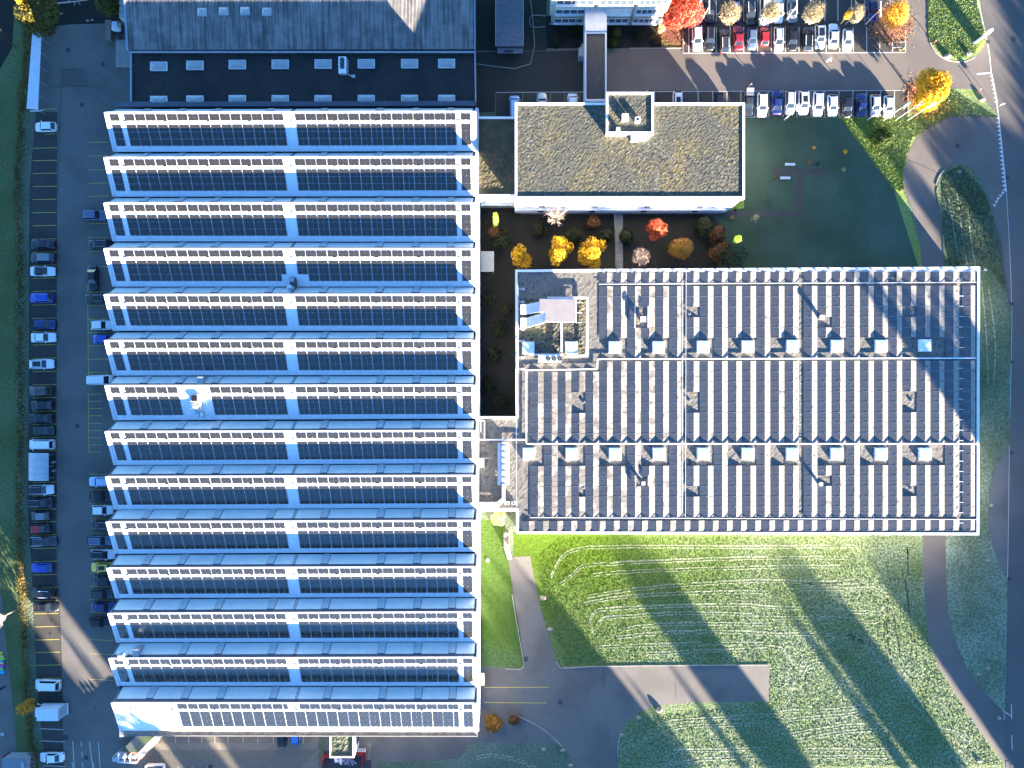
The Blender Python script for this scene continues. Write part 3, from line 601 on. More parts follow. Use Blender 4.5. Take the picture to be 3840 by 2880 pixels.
# ------------------------------------------------------------------ low shed and carport
def ribbed_roof(mb, x0, y0, x1, y1, z0, z1, pitch, ax='y', amp=.05, mi=0):
    if ax == 'y':
        n = int(abs(y1-y0)/pitch)*4
        for i in range(n):
            ya, yb = y0+(y1-y0)*i/n, y0+(y1-y0)*(i+1)/n; ha, hb = amp*math.sin(i*math.pi/2), amp*math.sin((i+1)*math.pi/2)
            mb.quad((x0,ya,z0+ha),(x1,ya,z1+ha),(x1,yb,z1+hb),(x0,yb,z0+hb), mi)
tb = thing('long_shed', 'narrow dark shed with ribbed roof beside the corrugated hall', 'shed')
a, e = W(1859, 174, 3.2), W(1962, -30, 3.2)
b = MB(); ribbed_roof(b, a.x, a.y, e.x, e.y, 3.2, 3.3, .42, amp=.06); b.build('ribbed_roof', M('dark_fibre_cement', (.15,.15,.17), (.11,.11,.125), sc1=1.5, rough=.8), tb)
b = MB(); b.box(a.x+.1,a.y+.1,0,e.x-.1,e.y,3.05); b.build('walls', dark_metal, tb)
b = MB(); b.box(a.x-.06,a.y,3.1,a.x+.04,e.y,3.4); b.box(e.x-.04,a.y,3.1,e.x+.06,e.y,3.4); b.build('verge_trim', grey_metal, tb)
b = MB(); b.box(a.x+.3,a.y-1.05,2.6,e.x-.05,a.y,2.75); b.build('porch_roof', M('porch_slate', (.11,.12,.14), rough=.7), tb)
q = MB(); q.tube((a.x+1.6,a.y-.7,2.75),(a.x+3.2,a.y-.7,2.75),.22); q.build('rolled_awning', fan_mat, tb)
cp = thing('cycle_canopy', 'long narrow canopy with pale corrugated roof at the west edge of the yard', 'canopy')
pts = [W(124,90,2.6), W(158,87,2.6), W(143,411,2.6), W(100,407,2.6)]
b = MB(); n = 132
for i in range(n*2):
    ua, ub = i/(n*2), (i+1)/(n*2); ha = .05*(i%2); hb = .05*((i+1)%2)
    pa, pb, pc, pd = pts[0].lerp(pts[3], ua), pts[1].lerp(pts[2], ua), pts[1].lerp(pts[2], ub), pts[0].lerp(pts[3], ub)
    b.quad(pd+Vector((0,0,hb)), pc+Vector((0,0,hb+.0)), pb+Vector((0,0,ha)), pa+Vector((0,0,ha)))
b.build('corrugated_roof', M('pale_corrugated_sheet', (.66,.68,.70), (.58,.60,.63), sc1=1.2, rough=.5), cp)
for i in range(7):
    u = i/6; p = pts[1].lerp(pts[2], u); q = MB(); q.tube((p.x-.15,p.y,0),(p.x-.15,p.y,2.6),.06); q.build('post', grey_metal, cp)
for p, s in ((pts[1], 1), (pts[2], -1)):
    q = MB(); q.slab((p.x-1.6,p.y,2.2),(p.x+.75,p.y-.35*s,1.7),(p.x+.1,p.y+.25*s,2.55),(p.x-1.6,p.y+.3*s,2.6),.05); q.build('end_panel', white_coat, cp)
# arched bicycle shelter
bs = thing('arched_bicycle_shelter', 'curved translucent bicycle shelter between parked cars in the west row', 'shelter')
c0 = W(89, 1751, 0); x0 = W(92,1751,2.2).x; x1 = W(184,1751,1.9).x; y0 = W(0,1802,2.1).y; y1 = W(0,1700,2.1).y
b = MB(); N = 14
arc = [(x0+(x1-x0)*.5*(1-math.cos(math.pi*.92*i/N)) - .0, .5+1.75*math.sin(math.pi*(.08+.62*i/N))) for i in range(N+1)]
for i in range(N):
    (xa, za), (xb, zb) = arc[i], arc[i+1]
    b.quad((xa,y0,za),(xb,y0,zb),(xb,y1,zb),(xa,y1,za)); b.quad((xa,y1,za-.03),(xb,y1,zb-.03),(xb,y0,zb-.03),(xa,y0,za-.03))
b.build('curved_sheet', M('frosted_polycarbonate', (.46,.47,.48), (.40,.41,.43), sc1=1, rough=.35), bs, smooth=True)
for u in (0, .25, .5, .75, 1):
    y = lerp(y0, y1, u); q = MB()
    for i in range(N): q.bar((arc[i][0], y, arc[i][1]+.01), (arc[i+1][0], y, arc[i+1][1]+.01), .07, .04)
    q.build('rib', white_coat if u in (0, 1) else grey_metal, bs)
for u in (.08, .5, .92):
    q = MB(); q.tube((x1-.2, lerp(y0,y1,u), 0), (x1-.5, lerp(y0,y1,u), 1.6), .05); q.build('post', grey_metal, bs)
def bicycle(label, x, y, rz, col, group=None, z=.03):
    p = W(x, y, .5); r = thing('bicycle', label, 'bicycle', (p.x, p.y, z), rz, group)
    for s in (-.52, .52):
        q = MB(); n = 14
        for i in range(n):
            a, e = 2*math.pi*i/n, 2*math.pi*(i+1)/n; q.tube((s+.33*math.cos(a),0,.34+.33*math.sin(a)), (s+.33*math.cos(e),0,.34+.33*math.sin(e)), .022, n=4)
        for i in range(4): a = math.pi*i/4; q.tube((s-.32*math.cos(a),0,.34-.32*math.sin(a)),(s+.32*math.cos(a),0,.34+.32*math.sin(a)),.006,n=3)
        q.build('wheel', rubber, r)
    q = MB()
    for a, e in (((-.52,0,.34),(-.1,0,.30)), ((-.1,0,.30),(.34,0,.82)), ((-.1,0,.30),(-.22,0,.85)), ((-.22,0,.80),(.34,0,.82)), ((-.52,0,.34),(-.22,0,.75)), ((.52,0,.34),(.36,0,.95))): q.tube(a, e, .022, n=5)
    q.build('frame', M('bike_'+'_'.join(str(int(c*100)) for c in col), col, rough=.4), r)
    q = MB(); q.tube((.33,-.27,1.0),(.33,.27,1.0),.018); q.build('handlebar', dark_metal, r)
    q = MB(); q.hexa([(-.34,-.07,.86),(-.1,-.03,.86),(-.1,.03,.86),(-.34,.07,.86)],[(-.34,-.07,.9),(-.1,-.03,.9),(-.1,.03,.9),(-.34,.07,.9)]); q.build('saddle', fan_mat, r)
    return r
for i, (yy, c_, lab) in enumerate(((1716,(.03,.03,.04),'dark bicycle at the upper end inside the arched shelter'), (1736,(.35,.35,.37),'silver bicycle second from the top in the arched shelter'), (1760,(.08,.02,.02),'dark red bicycle in the middle of the arched shelter'), (1786,(.04,.06,.12),'navy bicycle at the lower end inside the arched shelter'))):
    bicycle(lab, 190, yy, .1*i, c_)
for i, yy in enumerate((1733, 1765)):
    p = W(201, yy, .6); b = MB(); b.disc(p.x, p.y, .02, .9, .2, 12); tag(b.build('ashtray_bin' if i else 'litter_bin', grey_metal), ('small round litter bin at the shelter edge, upper of two' if i == 0 else 'small round ash bin at the shelter edge, lower of two'), 'bin')

# loading dock things, north-west
b = MB(); b.prism(px2([(434,148),(478,148),(493,252),(434,250)], .3), 0, .3); tag(b.build('loading_ramp', concrete), kind='structure')
r = thing('timber_container', 'long narrow brown timber-lidded container beside the white loader', 'container', tuple(W(405,112,1.0)[:2])+(0,))
b = MB(); b.box(-.5,-1.85,0,.5,1.85,1.0); b.build('crate_body', wood, r)
for i in range(4): q = MB(); q.box(-.52,-1.8+i*.93,1.0,.52,-.95+i*.93,1.04); q.build('lid_board', wood, r)
r = thing('white_loader', 'small white and grey loader vehicle parked by the container', 'loader', tuple(W(431,98,1.5)[:2])+(0,))
b = MB(); b.box(-.75,-.6,.5,.75,.75,1.3); b.build('body', white_coat, r)
b = MB(); b.box(-.3,-.35,1.3,.65,.65,2.0); b.build('cab', M('cab_glass_white', (.6,.62,.65), rough=.3), r)
for x, y in ((-.7,-.45),(.7,-.45),(-.7,.55),(.7,.55)):
    q = MB(); q.tube((x-.1,y,.38),(x+.1,y,.38),.38,n=14); q.build('wheel', rubber, r)
b = MB(); b.box(-.15,-1.9,.3,.05,-.6,.5); b.box(.35,-1.9,.3,.55,-.6,.5); b.box(-.2,-2.0,.3,.6,-1.85,.9); b.build('fork', dark_metal, r)
r = thing('lean_to', 'cream ribbed lean-to against the corrugated hall at the top edge', 'lean-to')
b = MB(); pq = px2([(447,-20),(476,-20),(476,68),(446,66)], 3.4); b.prism(pq, 0, 3.3); b.build('walls', cream, r)
for i in range(4):
    q = MB(); y0_, y1_ = W(0,66-22*i,3.5).y, W(0,46-22*i,3.5).y; q.box(pq[0][0],y0_,3.3,pq[1][0],y1_,3.42); q.build('roof_sheet', M('lean_to_sheet', (.36,.37,.36), (.26,.3,.28), sc1=2, rough=.7) if i == 0 else bpy.data.materials['lean_to_sheet'], r)

# ------------------------------------------------------------------ green-roofed office block
def relief(mb, x0, y0, x1, y1, z, step, amp, seed=1, holes=()):
    rr = random.Random(seed); nx = max(2, int((x1-x0)/step)); ny = max(2, int((y1-y0)/step)); n0 = len(mb.v)
    for j in range(ny+1):
        for i in range(nx+1):
            e = 0 if i in (0, nx) or j in (0, ny) else 1
            mb.v.append((x0+(x1-x0)*i/nx+e*rr.uniform(-.3,.3)*step, y0+(y1-y0)*j/ny+e*rr.uniform(-.3,.3)*step, z+e*rr.random()**1.6*amp))
    for j in range(ny):
        for i in range(nx):
            a = n0+j*(nx+1)+i; mb.f.append([a, a+1, a+nx+2, a+nx+1]); mb.m.append(0)
sedum = M('sedum_green_roof', (.078,.074,.050), (.050,.055,.040), sc1=1.7, rough=.95, c3=(.14,.108,.032), sc3=.16, f3=.6, bump=.12, bsc=5)
nd = sedum.node_tree
def add_specks(m, scale, cols, lo, hi, voro=False):
    n = m.node_tree.nodes; l = m.node_tree.links; b = n['Principled BSDF']
    src = b.inputs['Base Color'].links[0].from_socket; g = n.new('ShaderNodeNewGeometry')
    x = n.new('ShaderNodeTexNoise'); x.inputs['Scale'].default_value = scale; x.inputs['Detail'].default_value = 2; l.new(g.outputs['Position'], x.inputs['Vector'])
    r = n.new('ShaderNodeMapRange'); r.inputs[1].default_value = lo; r.inputs[2].default_value = hi; l.new(x.outputs['Fac'], r.inputs[0])
    mx = n.new('ShaderNodeMix'); mx.data_type = 'RGBA'; l.new(r.outputs[0], mx.inputs[0]); l.new(src, mx.inputs[6]); mx.inputs[7].default_value = rgb(cols); l.new(mx.outputs[2], b.inputs['Base Color'])
add_specks(sedum, 2.3, (.16,.16,.15), .54, .66); add_specks(sedum, 1.9, (.024,.03,.03), .50, .62); add_specks(sedum, 4.5, (.15,.12,.06), .55, .68); add_specks(sedum, .22, (.06,.062,.05), .45, .75) 
ZG = 11.4
gbd = thing('green_roof_office', 'white office block with mottled planted roof and small rooftop penthouse', 'office building')
DX0, DY0 = W(1931, 385, ZG)[:2]; DX1, DY1 = W(2793, 745, ZG)[:2]
b = MB(); b.box(DX0+.02, DY1+.3, 0, DX1-.02, DY0-.02, ZG-.35); b.build('walls', M('white_render', (.70,.71,.73), (.64,.65,.67), sc1=.5, rough=.7), gbd)
px0, px1 = W(2273,0,12.3).x, W(2451,0,12.3).x; py1, py0 = W(0,346,12.3).y, W(0,502,12.3).y
b = MB(); relief(b, DX0+.35, DY1+.5, DX1-.35, DY0-.35, ZG-.14, .26, .04, 3); b.build('planted_roof', sedum, gbd)
b = MB(); w_ = .38
b.box(DX0,DY1,ZG-.6,DX1,DY1+w_,ZG+.05); b.box(DX0,DY0-w_,ZG-.6,DX1,DY0,ZG+.05); b.box(DX0,DY1+w_,ZG-.6,DX0+w_,DY0-w_,ZG+.05); b.box(DX1-w_,DY1+w_,ZG-.6,DX1,DY0-w_,ZG+.05)
b.build('parapet', white_coat, gbd)
# south facade: three floors of blinds between white ledges
for fl_, (z0, z1) in enumerate(((.9,2.7),(4.6,6.5),(8.4,10.3))):
    sb = MB(); sb.box(DX0, DY1-.05, z1+.25, DX1-(.9 if fl_ == 0 else .35 if fl_ == 1 else .1), DY1+.3, z1+.75); sb.build('ledge', white_coat, gbd)
    for i in range(12):
        xa = DX0+1.0+i*3.2; q = MB(); q.box(xa, DY1+.20, z0, xa+2.9, DY1+.31, z1); wn_ = q.build('window', M('closed_blinds', (.52,.55,.6), rough=.5) if fl_ == 0 and i == 0 else bpy.data.materials['closed_blinds'], gbd)
        if i % 3 == 1: q = MB(); q.box(xa+.1, DY1+.17, z0, xa+1.2, DY1+.20, z1); q.build('pane', glass, wn_)
    b = MB(); b.bar((DX0+1, DY1-.12, z0+.1), (DX1-1.5, DY1-.12, z0+.1), .05, .05); b.build('guard_rail', grey_metal, gbd)
ph = MB(); ph.box(px0, py0, ZG-.35, px1, py1, 12.0); pho = ph.build('penthouse', white_coat, gbd)
b = MB(); relief(b, px0+.35, py0+.35, px1-.35, py1-.35, 12.14, .28, .05, 9); b.build('planted_roof', sedum, pho)
b = MB(); w_ = .34; z0, z1 = 12.0, 12.4
b.box(px0,py0,z0,px1,py0+w_,z1); b.box(px0,py1-w_,z0,px1,py1,z1); b.box(px0,py0+w_,z0,px0+w_,py1-w_,z1); b.box(px1-w_,py0+w_,z0,px1,py1-w_,z1); b.build('parapet', white_coat, pho)
for x, y, s, lab, dark in ((2345,438,1.1,'larger white square vent on the penthouse roof',0),(2392,447,.85,'white square flue with open dark top on the penthouse roof',1),(2319,483,.6,'smallest pale vent at the penthouse south parapet',0)):
    p = W(x, y, 12.9); r = thing('roof_vent', lab, 'vent', (p.x, p.y, 12.02)); q = MB(); q.box(-s/2,-s/2,0,s/2,s/2,.85); q.build('cap', white_coat, r)
    if dark: q = MB(); q.box(-s/4,-s/4,.85,s/4,s/4,.87); q.build('flue', fan_mat, r)
r = thing('rooftop_duct_unit', 'white duct unit with grey hood leaning on the penthouse south wall', 'air unit', tuple(W(2395,510,12)[:2])+(ZG-.3,))
q = MB(); q.box(-1.3,-.8,0,-.1,.9,1.0); q.build('grey_hood', M('hood_grey', (.5,.5,.52), (.3,.3,.32), sc1=1, rough=.5), r)
q = MB(); q.box(-.1,-.6,0,1.4,.7,.7); q.build('casing', white_coat, r); q = MB(); q.tube((1.4,0,.4),(1.8,0,.4),.28,n=12); q.build('pipe', white_coat, r)
# link building between hall and office block
lk = thing('link_building', 'low mossy-roofed link building between hall and green-roofed office', 'building')
ZL = 7.9; a = W(1789, 735, ZL); e = W(1931, 440, ZL)
moss = M('moss_gravel_roof', (.06,.055,.03), (.04,.037,.02), sc1=2, rough=.95, c3=(.11,.09,.045), sc3=.4, f3=.5, bump=.6, bsc=4)
b = MB(); b.box(a.x+.2, a.y, 0, DX0-.05, e.y, ZL-.3); b.build('walls', bpy.data.materials['white_render'], lk)
b = MB(); relief(b, a.x+.2, a.y+.3, DX0-.06, e.y-.2, ZL-.29, .3, .1, 5); b.build('moss_roof', moss, lk)
b = MB(); b.box(a.x+.2, a.y, ZL-.3, DX0-.06, a.y+.3, ZL); b.box(a.x+.2, e.y-.2, ZL-.3, DX0-.06, e.y+.15, ZL); b.build('parapet', white_coat, lk)
for z in (5.2, 2.2):
    q = MB(); q.box(a.x+.4, a.y-.35, z, DX0-.2, a.y, z+.5); q.build('ledge', white_coat, lk)
    q = MB(); q.box(a.x+.6, a.y-.06, z-1.8, DX0-.4, a.y+.02, z-.2); q.build('window', glass, lk)
# ------------------------------------------------------------------ cream office at the top
of = thing('cream_office', 'cream ribbed office building with rows of white-framed windows at the top edge', 'office building')
YF = W(0, 97, 0).y; X0 = W(2065, 0, 0).x; X1 = W(2478, 0, 0).x
b = MB(); b.box(X0-.35, YF, 4.0, X1, YF+14, 15); b.box(X0+.1, YF+.15, 0, X1, YF+14, 4.0); b.build('walls', cream_ribs, of)
b = MB()
for xx in (X0+7.55, X0+14.6): b.box(xx, YF-.05, 0, xx+.22, YF, 14.9)
b.build('joint_strip', M('joint_brown', (.25,.22,.17), rough=.7), of)
wfr = M('white_window_frame', (.75,.75,.73), rough=.4)
for si, z in enumerate((1.3, 4.5, 7.7, 10.9)):
    for bi, (xa, xb) in enumerate(((X0+.6,X0+7.2),(X0+8.2,X0+14.3),(X0+15.2,X1-.6))):
        wr = link('window', None, of)
        q = MB(); q.box(xa, YF-.02, z, xb, YF+.01, z+1.5); q.build('glazing', glass if not (si == 1 and bi == 1) else M('lowered_white_blind', (.72,.68,.6), rough=.6), wr)
        q = MB(); q.box(xa-.1, YF-.45, z-.12, xb+.1, YF-.02, z); q.build('sill', wfr, wr)
        q = MB()
        for i in range(6): xx = xa+(xb-xa)*i/5; q.box(xx-.06, YF-.14, z, xx+.06, YF-.02, z+1.5)
        q.box(xa, YF-.14, z+1.42, xb, YF-.02, z+1.6)
        q.build('frame', wfr, wr)
    q = MB(); q.box(X0-.3, YF-.12, z-.55, X1, YF, z-.42); q.build('storey_strip', grey_metal, of)
b = MB(); b.box(X0-.4, YF-.1, 14.9, X1+.1, YF+14, 15.2); b.build('roof', concrete, of)
# covered bridge between the two offices
cb = thing('covered_footbridge', 'raised covered walkway joining the cream office and the green-roofed office', 'footbridge')
ZB = 6.0; a = W(2193, 378, ZB); e = W(2275, 60, ZB); mY = W(0, 118, ZB).y
b = MB(); b.box(a.x+.25,a.y+.3,ZB-2.6,e.x-.25,mY-.3,ZB-.25); b.build('dark_roof', M('walkway_roof', (.02,.02,.022), (.035,.035,.035), sc1=1.5, rough=.7), cb)
b = MB(); b.box(a.x,a.y,ZB-2.6,a.x+.28,mY,ZB); b.box(e.x-.28,a.y,ZB-2.6,e.x,mY,ZB); b.box(a.x+.28,a.y,ZB-.5,e.x-.28,a.y+.32,ZB); b.box(a.x+.28,mY-.35,ZB-.5,e.x-.28,mY,ZB); b.build('parapet', M('pale_grey_coping', (.48,.50,.53), rough=.5), cb)
b = MB(); b.box(a.x,mY,ZB-2.5,e.x,YF,ZB+.25); b.build('link_box', M('ribbed_lid', (.52,.54,.58), (.45,.47,.51), sc1=1, rough=.5, ribs=(0,.3,.03)), cb)
for yy in (a.y+3, a.y+9):
    for xx in (a.x+.5, e.x-.5): q = MB(); q.tube((xx,yy,0),(xx,yy,ZB-2.5),.16,n=8); q.build('pillar', concrete, cb)
r = thing('delivery_hatch', 'pale box-like porch against the west side of the covered footbridge', 'porch', tuple(W(2183,206,1)[:2])+(0,)); q = MB(); q.box(-.7,-.85,0,.8,.85,2.3); q.build('housing', M('porch_grey', (.30,.32,.36), rough=.5), r)
r = thing('meter_cabinet', 'small pale meter cabinet beside the covered footbridge', 'cabinet', tuple(W(2185,172,1)[:2])+(0,)); q = MB(); q.box(-.25,-.3,0,.25,.3,1.2); q.build('housing', grey_metal, r)
# ------------------------------------------------------------------ solar-roofed production building
ZP = 6.3; ZPP = 6.48
pb = thing('solar_roofed_building', 'wide flat-roofed building covered with east-west tilted solar panels and white skylights', 'production building')
gravel = M('roof_gravel', (.155,.147,.132), (.115,.108,.098), sc1=3.5, rough=.95, c3=(.19,.165,.125), sc3=.3, f3=.5, bump=.35, bsc=5)
add_specks(gravel, 1.4, (.08,.075,.068), .55, .66)
tl = [(1932,1011),(3675,1000),(3672,2007),(1936,2002)]
P4 = px2(tl, ZPP)
xa, xb = P4[0][0], P4[1][0]; yt, yb = P4[0][1], P4[2][1]
yTR = P4[1][1]
def zq(p, z): return (p[0], p[1], z)
inner = [(P4[3][0]+.02, P4[3][1]+.02), (P4[2][0]-.02, P4[2][1]+.02), (P4[1][0]-.02, P4[1][1]-.02), (P4[0][0]+.02, P4[0][1]-.02)]
b = MB(); b.prism(inner, 0, ZP-.05); b.build('walls', bpy.data.materials['white_render'], pb)
b = MB()
# gravel deck as fine relief, only a grid over the roof
relief(b, xa+.3, min(P4[2][1],P4[3][1])+.4, xb-.3, yt-.35, ZP-.03, .42, .03, 11); deck = b.build('gravel_deck', gravel, pb)
b = MB()
def par(a, e, w=.42, z0=ZP-.5, z1=ZPP, side=1):
    a, e = Vector((a[0], a[1], 0)), Vector((e[0], e[1], 0)); d = (e-a).normalized(); n_ = Vector((-d.y, d.x, 0))*w*side
    q = [a, e, e+n_, a+n_]
    if side < 0: q = [a, a+n_, e+n_, e]
    b.hexa([(p.x,p.y,z0) for p in q], [(p.x,p.y,z1) for p in q])
par((P4[0][0]+.42, P4[0][1]), (P4[1][0]-.42, P4[1][1]), .42, side=-1); par((P4[3][0]+.42, P4[3][1]), (P4[2][0]-.42, P4[2][1]), .42, side=1)
par((P4[1][0], P4[1][1]), (P4[2][0], P4[2][1]), .42, side=-1)
ya_, yb_ = W(0,1566,ZPP).y, W(0,1908,ZPP).y
par((P4[0][0], P4[0][1]), (lerp(P4[0][0],P4[3][0],.56), ya_), .42, side=1); par((lerp(P4[0][0],P4[3][0],.9), yb_), (P4[3][0], P4[3][1]), .42, side=1)
b.build('parapet', white_coat, pb)

pvw = M('solar_panel_west', (.084,.091,.100), (.07,.076,.085), sc1=1.5, rough=.4, spec=.6, vary=.15)
pve = M('solar_panel_frost_glare', (.255,.233,.208), (.235,.215,.193), sc1=1.2, rough=.45, spec=.4, vary=.10)  # lighter east faces: frost, with glare put into the colour
# frost melted off in patches, mostly towards the western end: dark cells show through with fine busbar stripes
n = pve.node_tree.nodes; l = pve.node_tree.links; bs_ = n['Principled BSDF']; src = bs_.inputs['Base Color'].links[0].from_socket
gg = n.new('ShaderNodeNewGeometry'); nx_ = n.new('ShaderNodeTexNoise'); nx_.inputs['Scale'].default_value = .55; nx_.inputs['Detail'].default_value = 3; l.new(gg.outputs['Position'], nx_.inputs['Vector'])
s_ = n.new('ShaderNodeSeparateXYZ'); l.new(gg.outputs['Position'], s_.inputs[0])
mr_ = n.new('ShaderNodeMapRange'); mr_.inputs[1].default_value = 3; mr_.inputs[2].default_value = 36; mr_.inputs[3].default_value = .10; mr_.inputs[4].default_value = -.14; l.new(s_.outputs[0], mr_.inputs[0])
ad = n.new('ShaderNodeMath'); l.new(nx_.outputs['Fac'], ad.inputs[0]); l.new(mr_.outputs[0], ad.inputs[1])
r_ = n.new('ShaderNodeMapRange'); r_.inputs[1].default_value = .47; r_.inputs[2].default_value = .58; l.new(ad.outputs[0], r_.inputs[0])
dv_ = n.new('ShaderNodeMath'); dv_.operation = 'DIVIDE'; dv_.inputs[1].default_value = .17; l.new(s_.outputs[0], dv_.inputs[0])
fr_ = n.new('ShaderNodeMath'); fr_.operation = 'FRACT'; l.new(dv_.outputs[0], fr_.inputs[0])
lt_ = n.new('ShaderNodeMath'); lt_.operation = 'LESS_THAN'; lt_.inputs[1].default_value = .25; l.new(fr_.outputs[0], lt_.inputs[0])
m1 = n.new('ShaderNodeMix'); m1.data_type = 'RGBA'; l.new(lt_.outputs[0], m1.inputs[0]); m1.inputs[6].default_value = (.06,.055,.05,1); m1.inputs[7].default_value = (.2,.2,.19,1)
mc = n.new('ShaderNodeMath'); mc.operation = 'MULTIPLY'; mc.inputs[1].default_value = .85; l.new(r_.outputs[0], mc.inputs[0])
m2 = n.new('ShaderNodeMix'); m2.data_type = 'RGBA'; l.new(mc.outputs[0], m2.inputs[0]); l.new(src, m2.inputs[6]); l.new(m1.outputs[2], m2.inputs[7]); l.new(m2.outputs[2], bs_.inputs['Base Color'])
pitch = 53.25
colsA = [2246.4+i*52.6 for i in range(6)]; colsB = [2571+i*pitch for i in range(8)]; colsC = [3013.7+i*53.05 for i in range(11)]; colsD = [3609]
main = colsA+colsB+colsC+colsD
ext = [1987,2039.5,2090.6,2142.6,2194.5]
bot = [1954+i*53 for i in range(20)]+[3013.7+i*53.05 for i in range(11)]+[3609]
wells = [tuple(t(2,1,a,1255))+tuple(t(2,1,c,1432)) for a, c in ((752,992),(1118,1357),(1490,1747),(1868,2117))]+[tuple(t(3,1,a,1250))+tuple(t(3,1,c,1426)) for a, c in ((25,306),(432,682),(802,1049),(1171,1533))]
wells += [tuple(t(2,2,a,515))+tuple(t(2,2,c,700)) for a, c in ((0,274),(400,630),(754,995),(1118,1358),(1488,1750),(1873,2118))]+[tuple(t(3,2,a,515))+tuple(t(3,2,c,702)) for a, c in ((28,306),(432,680),(802,1047),(1171,1527))]
small = [(2384,1150,2432,1227),(2570,1147,2625,1187),(3066,1184,3122,1222),(3388,1143,3443,1181),(2141,1466,2194,1544),(2566,1466,2622,1544),(2172,1819,2197,1858),(2381,1782,2431,1822),(2572,1822,2628,1861),(3388,1466,3442,1543),(3061,1786,3122,1824),(3386,1824,3442,1862),(3333,1010,3362,1053)]
allw = wells+small
def inw(x, y):
    for a, b_, c, d_ in allw:
        if a < x < c and b_ < y < d_: return True
    return False
pan = []
def field(cols, y0, n, ph=38.7, tilt_y=0):
    for cx in cols:
        for r in range(n):
            for h in (0, 1):
                ya = y0+r*ph+h*ph/2; yc = ya+ph/4
                ya -= (cx-2900)*.0022
                for side in (0, 1):
                    x0 = cx if side == 0 else cx+29.6; x1 = cx+27.8 if side == 0 else cx+51.6
                    if side == 1 and cx == 3609: x1 = 3658
                    if inw((x0+x1)/2, yc): continue
                    gap = .7 if h == 0 else .35; gap2 = .35 if h == 0 else .7
                    pan.append((x0, ya+gap, x1, ya+ph/2-gap2, side))
field(main, 1020, 1, 38.5)
field(main, 1072, 7, 38.9)
field(main, 1353, 8, 38.7); field(ext, 1391.7, 7, 38.7)
field([c for c in main], 1668, 7, 38.6); field([ext[1]], 1668, 2, 38.6); field([ext[4]], 1668, 2, 38.6) ; field(ext, 1745.2, 5, 38.6)
field(bot, 1951, 1, 39.5)
zl, zh = ZP+.04, ZP+.25
def corners(p):
    x0, y0, x1, y1, s = p
    za, zb = (zl, zh) if s == 0 else (zh, zl)
    zm = (zl+zh)/2
    A_, B_ = W(x0, y1, zm), W(x1, y0, zm)
    return [Vector((A_.x, A_.y, za)), Vector((B_.x, A_.y, zb)), Vector((B_.x, B_.y, zb)), Vector((A_.x, B_.y, za))]
pan.sort(key=lambda p: (p[0]-1920)**2+(p[1]-1440)**2)
sw, se = MB(), MB(); mesh_p = {}
for i, p in enumerate(pan):
    c = corners(p)
    if i < 300:
        if p[4] not in mesh_p:
            m_ = MB(); m_.box(-.5,-.5,0,.5,.5,1); mesh_p[p[4]] = m_.mesh('solar_panel', [pvw, pve][p[4]])
        o_ = (c[0]+c[2])/2; ux = c[1]-c[0]; uy = c[3]-c[0]; w_, h_ = ux.length, uy.length; ux.normalize(); uz = ux.cross(uy).normalized(); uy2 = uz.cross(ux)
        o = link('solar_panel', mesh_p[p[4]], pb); mt = Matrix((ux, uy2, uz)).transposed().to_4x4(); mt.translation = o_; o.matrix_local = mt @ Matrix.Diagonal((w_, h_, .035, 1))
    else: (sw if p[4] == 0 else se).slab(*c, .035)
off = len(sw.v)
sw.v += se.v; sw.f += [[i+off for i in f] for f in se.f]; sw.m += [1]*len(se.f)
tag(sw.build('solar_panel_field', [pvw, pve], pb), kind='stuff')
# white clamps at the row joints of the mounting system
cl = MB()
def full_row(p):
    y = p[1]+(p[0]-2900)*.0022
    for y0_, ph_ in ((1020,38.5),(1072,38.9),(1353,38.7),(1668,38.6),(1951,39.5)):
        if y0_-2 <= y < y0_+ph_*8.1 and not (y0_ == 1020 and y > 1065):
            return ((y-y0_) % ph_) > ph_*.4
    return True
for p in pan:
    if p[4] == 0 and int(round(p[1]*10)) % 2 >= 0 and full_row(p):
        x, y = W(p[2]+.5, p[3]+.5, zh)[:2]; cl.box(x-.09, y-.05, zh+.02, x+.09, y+.02, zh+.045); q0 = W(p[0], p[3]+.2, zl); cl.hexa([(q0.x,y-.02,zl+.03),(x,y-.02,zh+.03),(x,y+.02,zh+.03),(q0.x,y+.02,zl+.03)],[(q0.x,y-.02,zl+.05),(x,y-.02,zh+.05),(x,y+.02,zh+.05),(q0.x,y+.02,zl+.05)])
tag(cl.build('mounting_clamps', grey_metal, pb), kind='stuff')
# cable trays and pipes along the divisions
def pipeline(pts, w=.16, z=ZP+.22, h=.12, name='cable_tray', m=white_coat):
    b = MB()
    for a, e in zip(pts[:-1], pts[1:]):
        A_, E_ = W(a[0],a[1],z), W(e[0],e[1],z); b.bar(A_, E_, w, h)
    return b.build(name, m, pb)
pipeline([(3660,1343),(2241,1347),(2240,1384),(1974,1389),(1974,1662)], .22); pipeline([(1974,1664),(3661,1664)], .2)
pipeline([(2246,1066),(3660,1059)], .08, ZP+.2, .06); pipeline([(1988,1941),(3660,1948)], .08, ZP+.2, .06); pipeline([(2573,1018),(2570,1940)], .05, ZP+.3, .05)
lb = MB()
for (xx) in (3603,):
    for r in range(23):
        y = 1110+r*38.7
        if abs(y-1345) > 8 and abs(y-1664) > 8: A_ = W(xx-8, y, ZP+.3); lb.bar(A_, W(xx+9, y, ZP+.3), .07, .05)
for r in range(8): y = 1360+r*38.7; lb.bar(W(2998, y, ZP+.3), W(3004, y, ZP+.3), .06, .05)
lb.build('support_rails', white_coat, pb)
